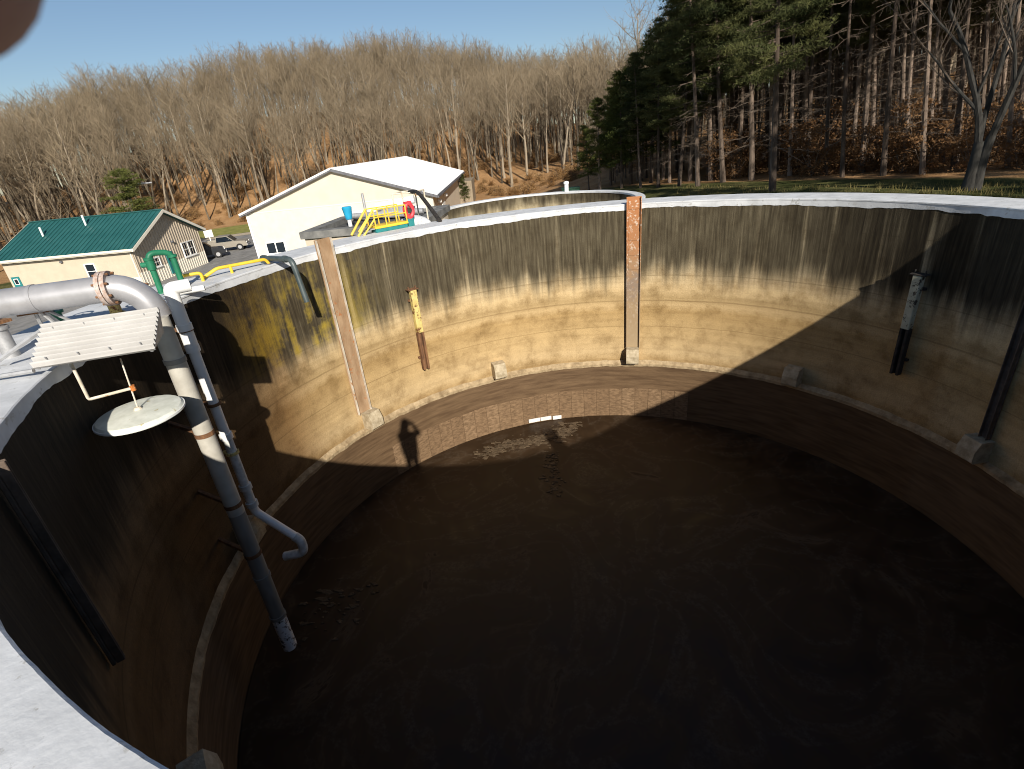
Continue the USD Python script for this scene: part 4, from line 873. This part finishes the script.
th = RNG.uniform(0, 2*np.pi, n_); pi.CreateOrientationsAttr(Vt.QuathArray([Gf.Quath(float(math.cos(t/2)), 0, 0, float(math.sin(t/2))) for t in th]))

def leaf_quads(mb, centres, rng, size, per, spread, flat=.7, asp=.22):
    for c in centres:
        m_ = per; o = rng.normal(0, spread, (m_, 3))*[1, 1, flat]
        a = rng.normal(0, 1, (m_, 3)); a /= np.linalg.norm(a, axis=1)[:, None]; b_ = np.cross(a, rng.normal(0, 1, (m_, 3))); b_ /= np.linalg.norm(b_, axis=1)[:, None]
        s_ = size*rng.uniform(.6, 1.3, m_)[:, None]; p = c+o; V = np.stack([p-a*s_*.5, p+b_*s_*asp, p+a*s_*.5, p-b_*s_*asp], 1).reshape(-1, 3); i = np.arange(m_)*4
        mb.add(V, np.concatenate([np.stack([i, i+1, i+2], 1), np.stack([i, i+2, i+3], 1)]))
def pine(seed, H=15., r=.2, crown=.45, width=1.9, dens=1.0, dead=True):
    rng = np.random.default_rng(seed); tr, dd_, cr = MB(), MB(), MB()
    tp = branch_path((0, 0, -.4), (rng.normal(0, .015), rng.normal(0, .015), 1), H, 8, rng, .012, .05); tr.tube(tp, np.r_[r*1.3, np.linspace(r, .03, 8)], 8, caps=False)
    def at(z): i = np.clip(np.searchsorted(tp[:, 2], z)-1, 0, 7); f = (z-tp[i, 2])/(tp[i+1, 2]-tp[i, 2]+1e-9); return tp[i]+(tp[i+1]-tp[i])*f
    z = H*.14; cz = H*(1-crown)
    while z < H*.985:
        live = z > cz; nb = rng.integers(4, 6) if live else rng.integers(3, 6)
        t = (z-cz)/(H-cz) if live else 0
        for q in range(nb):
            a = rng.uniform(0, 2*np.pi); ln = (width*(.35+.65*min(1, t*5))*(1-t)**.75+.35)*rng.uniform(.7, 1.2) if live else width*rng.uniform(.3, .95)
            bp_ = branch_path(at(z+rng.uniform(-.1, .1)), (math.cos(a), math.sin(a), .15-.3*(1-t) if live else -.12), ln, 4, rng, .08, .05 if live else -.02)
            if live:
                ribbon(tr, bp_, .028*(1-t)+.012, .006); m_ = max(2, int(ln*3.4*dens))
                cs = [bp_[1]+(bp_[-1]-bp_[1])*f+rng.normal(0, .07, 3) for f in np.linspace(.05, 1.05, m_)]; leaf_quads(cr, cs, rng, .27, 22, .16, .5, .085)
                for sb in range(2):
                    i = rng.integers(1, 4); d2 = (bp_[i]-bp_[i-1])/(ln/4)+rng.normal(0, .55, 3)*[1, 1, .3]; b2 = branch_path(bp_[i], d2, ln*.4, 2, rng, .1, .03); leaf_quads(cr, [b2[1], b2[2]], rng, .25, 20, .15, .5, .085)
            else:
                ribbon(dd_, bp_, .018, .005)
                for sb in range(3):
                    i = rng.integers(1, 4); ribbon(dd_, branch_path(bp_[i], (bp_[i]-bp_[i-1])+rng.normal(0, .25, 3), ln*.4, 2, rng, .15, 0), .008, .004)
        z += rng.uniform(.30, .45) if live else rng.uniform(.45, .75)
    return tr, dd_, cr
PK = [dict(H=16, r=.155, crown=.50, width=2.2), dict(H=15, r=.125, crown=.38, width=1.8), dict(H=16.5, r=.17, crown=.66, width=2.6, dens=1.0), dict(H=10, r=.13, crown=.80, width=2.0, dens=1.15), dict(H=15.5, r=.115, crown=.36, width=1.5)]
PL = ['tall pine with a bare lower trunk at the edge of the wood', 'slim pine with a thin high crown inside the wood', 'broad dark pine whose boughs hang low at the edge of the wood', 'short light green pine foliaged nearly to the ground at the end of the row', 'bare-stemmed pine pole with a tuft of needles inside the wood']
PG = ['tall pines on the right', 'slim pines on the right', 'broad dark pines on the right', 'short green pines at the end of the row', 'pine poles on the right']
pproto = [None]*5
def put_pine(x, y, k, s, label=None, group=True, mats=None):
    z = float(terrain(x, y)); lb = label or PL[k]; gr = PG[k] if group else None; az_ = math.degrees(math.atan2(x-CAM[0], y-CAM[1])); q_ = float(np.interp(az_, [3, 12, 32], [0, 5, 10]))+RNG.normal(0, .8); ln_ = (-q_*math.cos(math.radians(az_)), -q_*math.sin(math.radians(az_)))
    if pproto[k] is not None: return copy(pproto[k], (x, y, z), RNG.uniform(0, 360), lb, 'tree', gr, s if isinstance(s, tuple) else (s, s, s), 'pine_tree', ln_)
    t = thing('pine_tree', lb, 'tree', (x, y, z), RNG.uniform(0, 360), gr, (s, s, s), ln_); tr, de, cr = pine(90+k, **PK[k])
    obj('trunk', tr, 'bark_pine', t, smooth=40); obj('dead_branches', de, 'dead_branch', t); obj('crown', cr, 'needles' if k != 3 else 'needles_light', t); pproto[k] = t; return t
def azd(az, d): return CAM[0]+d*math.sin(math.radians(az)), CAM[1]+d*math.cos(math.radians(az))
# front row: (azimuth, distance, kind, scale)
FR = [(-3.3, 57, 3, .62), (-2.2, 53, 3, .78), (-1.1, 55, 3, .86), (.0, 50.5, 3, .92), (.9, 53, 3, 1.05), (1.9, 48, 2, .60), (2.9, 51, 3, 1.18), (3.6, 46, 2, .70), (4.7, 48, 2, .76), (5.6, 44.5, 2, .80), (6.6, 47, 2, .92), (7.4, 42, 0, .98), (8.6, 44, 2, .98), (9.7, 41, 2, 1.0), (11., 42, 0, 1.05),
      (12.2, 38.5, 2, 1.0), (14.05, 34.5, 2, .98), (15.4, 39, 1, 1.05), (16.8, 40, 0, 1.0), (18.3, 38, 1, 1.0), (19.6, 36, 4, 1.0), (21., 38, 0, 1.05), (22.6, 35.5, 1, 1.1), (24., 37, 4, 1.0), (25.3, 35, 1, 1.0), (27.2, 37, 4, 1.05), (30.5, 36, 4, 1.0), (32.4, 34, 1, 1.0)]
SINGLE = {0: 'smallest light green pine, at the far left end of the pine row', 16: 'stout pine with a thick straight trunk nearest the rim, far in front of its row', 27: 'pine at the right edge, just right of the big forked tree',
          11: 'tall pine whose bare trunk stands on the grass line, left of the stout one', 25: 'bare pine pole close behind the left stem of the forked tree'}
for i, (az, d, k, s) in enumerate(FR):
    p_ = put_pine(*azd(az, d*(1.0 if i == 16 else 1+.09*float(np.interp(az, [7, 12], [0, 1])))), k, s)
    if i in SINGLE: p_.SetCustomDataByKey('label', SINGLE[i])
cnt = 0; taken = [azd(a, d) for a, d, _, _ in FR]
for _ in range(4000):
    if cnt >= 175: break
    az = RNG.uniform(-1.5, 36); fr_ = float(np.interp(az, [-2, 2, 8, 14, 22, 36], [58, 53, 47, 45, 42.5, 40.5])); d = fr_+abs(RNG.normal(0, 12)); x, y = azd(az, d)
    if d > fr_+28 or any((x-a)**2+(y-b_)**2 < 1.25**2 for a, b_ in taken): continue
    taken.append((x, y)); cnt += 1
    hs = float(np.interp(az, [-2, 2, 5, 9], [.45, .58, .75, 1.0])); k = int(RNG.choice([0, 1, 4], p=[.2, .35, .45]) if az > 8 else RNG.choice([0, 1, 2], p=[.4, .3, .3])); put_pine(x, y, k, hs*RNG.uniform(.85, 1.1))
# trees of the same wood outside the frame on the right, which shade the grass
for x, y, k, s in ((19.5, -9, 2, 1.0), (23.5, -7.5, 0, 1.1), (27, -4, 2, 1.05), (21, -14, 0, 1.05), (30, 1, 2, 1.1), (31, -10, 0, 1.1), (34, 6, 2, 1.1), (25.5, -12, 2, 1.1), (36, -2, 0, 1.1), (18.5, 7, 0, 1.0), (25, 5, 0, 1.1), (28, 11, 1, 1.0), (21, 14.5, 1, 1.), (34, 12, 0, 1.0), (17.5, 3, 0, 1.0)):
    put_pine(x, y, k, s, 'tall pine of the wood beside the tank, right of the frame', False).SetCustomDataByKey('group', 'pines right of the frame')
put_pine(-51.2, 41.9, 3, (1.45, 1.45, .98), 'small round evergreen behind the teal roof, left of the street lamp', False)
put_pine(*azd(-16.3, 84), 3, .45, 'tiny dark evergreen behind the ridge of the white roof', False)
# brown-leaved understorey
def leafy_shrub(seed, H, W_, n):
    rng = np.random.default_rng(seed); st_, cr = MB(), MB()
    for k in range(6):
        a = rng.uniform(0, 2*np.pi); bp_ = branch_path((0, 0, -.1), (math.cos(a)*.45, math.sin(a)*.45, 1), H*rng.uniform(.6, 1), 5, rng, .10, .05); ribbon(st_, bp_, .035, .008)
        for q in range(n):
            i = rng.integers(1, 5); b2 = branch_path(bp_[i], rng.normal(0, 1, 3)*[1, 1, .35], W_*rng.uniform(.3, .8), 3, rng, .15, 0); ribbon(st_, b2, .012, .004); leaf_quads(cr, list(b2[1:]), rng, .17, 9, .16, .6)
    return st_, cr
sproto = None
for i in range(46):
    az = RNG.uniform(9, 35); d = float(np.interp(az, [9, 20, 36], [45, 39.5, 37]))+RNG.uniform(-.5, 14); x, y = azd(az, d); s = RNG.uniform(.6, 1.25); z = float(terrain(x, y))
    lb = 'russet-leaved young tree under the pines on the right'
    if sproto is None:
        sproto = thing('brown_leaved_sapling', lb, 'tree', (x, y, z), 0, 'russet saplings under the pines', (s, s, s)); a_, b_ = leafy_shrub(5, 4.2, 1.7, 13); obj('stem', a_, 'dead_branch', sproto); obj('crown', b_, 'brown_leaves', sproto)
    else: copy(sproto, (x, y, z), RNG.uniform(0, 360), lb, 'tree', 'russet saplings under the pines', (s, s, s*RNG.uniform(.8, 1.2)), 'brown_leaved_sapling')
# low brush at the foot of the hill
bproto = None
for i in range(280):
    az = RNG.uniform(-46, 2); d = float(np.interp(az, [-60, -46, -44, -31, -27, -16, -12, -2, 6], [82, 85, 104, 104, 100, 99, 88, 76, 62]))+abs(RNG.normal(0, 15)); x, y = azd(az, d); s = RNG.uniform(.5, 1.1); z = float(terrain(x, y)); lb = 'low tawny brush at the foot of the wooded hill'
    if bproto is None:
        bproto = thing('brush_shrub', lb, 'shrub', (x, y, z), 0, 'brush at the foot of the hill', (s, s, s)); a_, b_ = leafy_shrub(8, 1.7, 1.5, 8); obj('stem', a_, 'dead_branch', bproto); obj('foliage', b_, 'litter_shrub', bproto)
    else: copy(bproto, (x, y, z), RNG.uniform(0, 360), lb, 'shrub', 'brush at the foot of the hill', (s, s, s), 'brush_shrub')
# the big double-stemmed tree at the right
bx, by = azd(28.6, 30.6)
bgt = thing('forked_tree', 'big dark tree with two stems forking low, on the grass at the right', 'tree', (bx, by, float(terrain(bx, by))), 0, scale=(.85, .85, 1.))
rng = np.random.default_rng(77); tr, cr = MB(), MB(); side = np.array([math.cos(math.radians(28.6)), -math.sin(math.radians(28.6)), 0])
tr.tube([(0, 0, -.4), side*-.03+[0, 0, .1], side*-.06+[0, 0, .6], side*-.07+[0, 0, 1.3], side*-.12+[0, 0, 1.9]], [.42, .34, .27, .25, .21], 12, caps=False)
tr.tube([side*.20+[0, 0, -.4], side*.19+[0, 0, .2], side*.18+[0, 0, .8], side*.20+[0, 0, 1.5], side*.28+[0, 0, 2.1]], [.34, .27, .23, .21, .18], 12, caps=False)
def limb(p, d, ln, r0, depth):
    bp_ = branch_path(p, d, ln, 6, rng, .09, .07); (tr if depth < 2 else cr).tube(bp_, np.linspace(r0, r0*.42, 7), 7 if depth < 2 else 4, caps=False)
    if depth >= 4: return
    nb = (3, 4, 5, 5)[depth]
    for q in range(nb):
        i = int(round(np.linspace(2, 6, nb)[q])); a = rng.uniform(0, 2*np.pi); dd2 = bp_[i]-bp_[i-1]; dd2 /= np.linalg.norm(dd2); dd2 = dd2+np.array([math.cos(a), math.sin(a), .25])*rng.uniform(.45, .85); limb(bp_[i], dd2, ln*rng.uniform(.48, .72), r0*.42*rng.uniform(.8, 1.1), depth+1)
limb(side*-.12+[0, 0, 1.8], side*-.36+[0, .05, 1], 5.6, .17, 0); limb(side*-.10+[0, 0, 1.7], side*-.02+[0, .2, 1], 6.2, .13, 0); limb(side*.28+[0, 0, 2.0], side*.10+[0, -.1, 1], 6.0, .16, 0); limb(side*-.30+[0, 0, 2.9], side*-.85+[0, .1, .75], 3.6, .08, 1)
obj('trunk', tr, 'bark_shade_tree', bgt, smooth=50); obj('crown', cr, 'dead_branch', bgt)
# rough grass tufts on the bank beyond the rim
tf_ = MB(); rng = np.random.default_rng(5); cs = []
for _ in range(1500):
    az = rng.uniform(5, 36); d = rng.uniform(16, float(np.interp(az, [5, 14, 32], [44, 36, 32]))); x, y = azd(az, d); cs.append((x, y, float(terrain(x, y)), d))
for x, y, z, d in cs:
    m_ = 7; a = rng.uniform(0, 2*np.pi, m_); hh = rng.uniform(.10, .30, m_); b_ = np.c_[x+rng.normal(0, .14, m_), y+rng.normal(0, .14, m_), np.full(m_, z-.03)]
    tip = b_+np.c_[np.cos(a)*hh*.5, np.sin(a)*hh*.5, hh]; sd = np.c_[-np.sin(a), np.cos(a), 0*a]*.018; V = np.stack([b_-sd, b_+sd, tip], 1).reshape(-1, 3); i = np.arange(m_)*3; tf_.add(V, np.stack([i, i+1, i+2], 1))
struct('rough_grass', tf_, 'dry_grass', kind='stuff')

# ------------------------------------------------------------------ the photographer on the near rim (casts the shadow on the far wall)
def skin_of(bones, edge=.03, it=8):
    parts = []
    for a, b_, ra_, rb_ in bones:
        s1 = m3.Manifold.sphere(ra_, 16).translate(list(map(float, a))); s2 = m3.Manifold.sphere(rb_, 16).translate(list(map(float, b_))); parts.append(m3.Manifold.batch_hull([s1, s2]))
    m = m3.Manifold.batch_boolean(parts, m3.OpType.Add).refine_to_length(edge).to_mesh()
    t = trimesh.Trimesh(m.vert_properties[:, :3], m.tri_verts, process=True); trimesh.smoothing.filter_taubin(t, iterations=it); return t
PX, PY = .09, -7.10
pr = thing('person', 'person in dark jacket and jeans on the near rim, raising a phone', 'person')
Pp = lambda x, y, z: np.array([PX+x, PY+y, z])
Wl = CAM-CR*.085-CU*.035-CF*.045; Wr = CAM+CR*.14-CU*.05-CF*.05     # wrists/hands at the two ends of the phone
ball = lambda u, v, dd2: CAM+(CR*(u-512)/FPX-CU*(v-384.5)/FPX+CF)*dd2
tipc = ball(-124, -82, .050); mid = CAM-CR*.050+CU*.004+CF*.008
palmL = CAM-CR*.055-CU*.02-CF*.018
hand = lambda w, s_: []
bones = [(Pp(0, .02, 1.47), Pp(0, .03, 1.53), .055, .055), (Pp(0, .03, 1.60), Pp(0, .04, 1.64), .083, .088), (Pp(0, .055, 1.555), Pp(0, .06, 1.575), .055, .06), (Pp(0, .125, 1.595), Pp(0, .135, 1.585), .014, .016),
         (Pp(-.085, .02, 1.60), Pp(-.088, .01, 1.61), .018, .02), (Pp(.085, .02, 1.60), Pp(.088, .01, 1.61), .018, .02)]
ELl, ELr = Pp(-.27, .14, 1.20), Pp(.25, .16, 1.32)
bones += [(ELl, Wl-CF*.02-CR*.02, .045, .028), (ELr, Wr-CF*.03+CR*.03, .045, .028)]
kn = CAM-CR*.052-CU*.020-CF*.012
bones += [(Wl-CF*.02-CR*.02, palmL-CR*.03-CU*.012, .030, .022), (palmL-CR*.03-CU*.012, kn, .018, .0095), (kn, mid, .0095, .009), (mid, tipc, .0095, .0126)]
for k in range(3):
    b0 = palmL-CR*.034-CU*(.020+.018*k); bones += [(b0, CAM-CR*.036-CU*(.026+.019*k)-CF*.006, .010, .008), (CAM-CR*.036-CU*(.026+.019*k)-CF*.006, CAM-CR*.020-CU*(.028+.019*k)-CF*.001, .008, .006)]
bones += [(palmL-CR*.02-CF*.012, CAM-CR*.012-CU*.03-CF*.022, .012, .009)]
pR = Wr-CF*.01; bones += [(Wr-CF*.03+CR*.03, pR, .028, .022)]
for k in range(4): b0 = pR+CU*(.03-.02*k); bones += [(b0, b0-CR*.025+CF*.03, .0095, .0085), (b0-CR*.025+CF*.03, b0-CR*.05+CF*.036, .0085, .007)]
bones += [(pR, pR-CR*.04-CF*.002+CU*.0, .012, .009)]
obj('body', (lambda t: (t.vertices, t.faces))(skin_of(bones, .004, 8)), 'skin', pr, smooth=60)
jb = [(Pp(-.09, 0, 1.0), Pp(-.13, 0, 1.36), .135, .115), (Pp(.09, 0, 1.0), Pp(.13, 0, 1.36), .135, .115), (Pp(-.08, 0, .88), Pp(.08, 0, .88), .14, .14), (Pp(-.17, .0, 1.37), Pp(.17, 0, 1.37), .08, .08), (Pp(0, .01, 1.42), Pp(0, .01, 1.47), .09, .07),
      (Pp(-.19, 0, 1.37), ELl, .075, .058), (Pp(.19, 0, 1.37), ELr, .075, .058), (ELl, ELl+(Wl-ELl)*.82, .058, .042), (ELr, ELr+(Wr-ELr)*.82, .058, .042)]
obj('jacket', (lambda t: (t.vertices, t.faces))(skin_of(jb, .035, 5)), 'jacket', pr, smooth=60)
tb = [(Pp(-.09, 0, .86), Pp(-.10, .01, .47), .105, .07), (Pp(.09, 0, .86), Pp(.10, .01, .47), .105, .07), (Pp(-.10, .01, .47), Pp(-.10, -.01, .09), .07, .055), (Pp(.10, .01, .47), Pp(.10, -.01, .09), .07, .055), (Pp(-.07, 0, .88), Pp(.07, 0, .88), .115, .115)]
obj('trousers', (lambda t: (t.vertices, t.faces))(skin_of(tb, .035, 5)), 'jeans', pr, smooth=60)
for s_ in (-1, 1): obj('boot', (lambda t: (t.vertices, t.faces))(skin_of([(Pp(s_*.10, -.04, .055), Pp(s_*.105, .17, .042), .05, .038), (Pp(s_*.10, -.02, .05), Pp(s_*.10, -.01, .14), .05, .052)], .03, 3)), 'boots', pr, smooth=60)
hb = [(Pp(0, .005, 1.64), Pp(0, .02, 1.665), .092, .092), (Pp(0, -.03, 1.58), Pp(0, -.02, 1.63), .075, .088)]
cb_ = [(Pp(0, .005, 1.70), Pp(0, .01, 1.735), .104, .10)]
obj('cap', (lambda t: (t.vertices, t.faces))(skin_of(cb_, .03, 3)), 'jacket', pr, smooth=60)
obj('hair', (lambda t: (t.vertices, t.faces))(skin_of(hb, .03, 3)), 'hair', pr, smooth=60)
ph = thing('smartphone', 'black smartphone held up in landscape by the person on the near rim', 'phone')
Rm = np.c_[CR, CU, CF]; pc = CAM+CR*.055-CU*.024-CF*.0095
obj('case', MB().box(pc, (.152, .074, .0085), R=Rm, ch=.002), 'phone_case', ph)
obj('screen', MB().box(pc-CF*.0048, (.144, .067, .0012), R=Rm), 'dark_glass', ph)
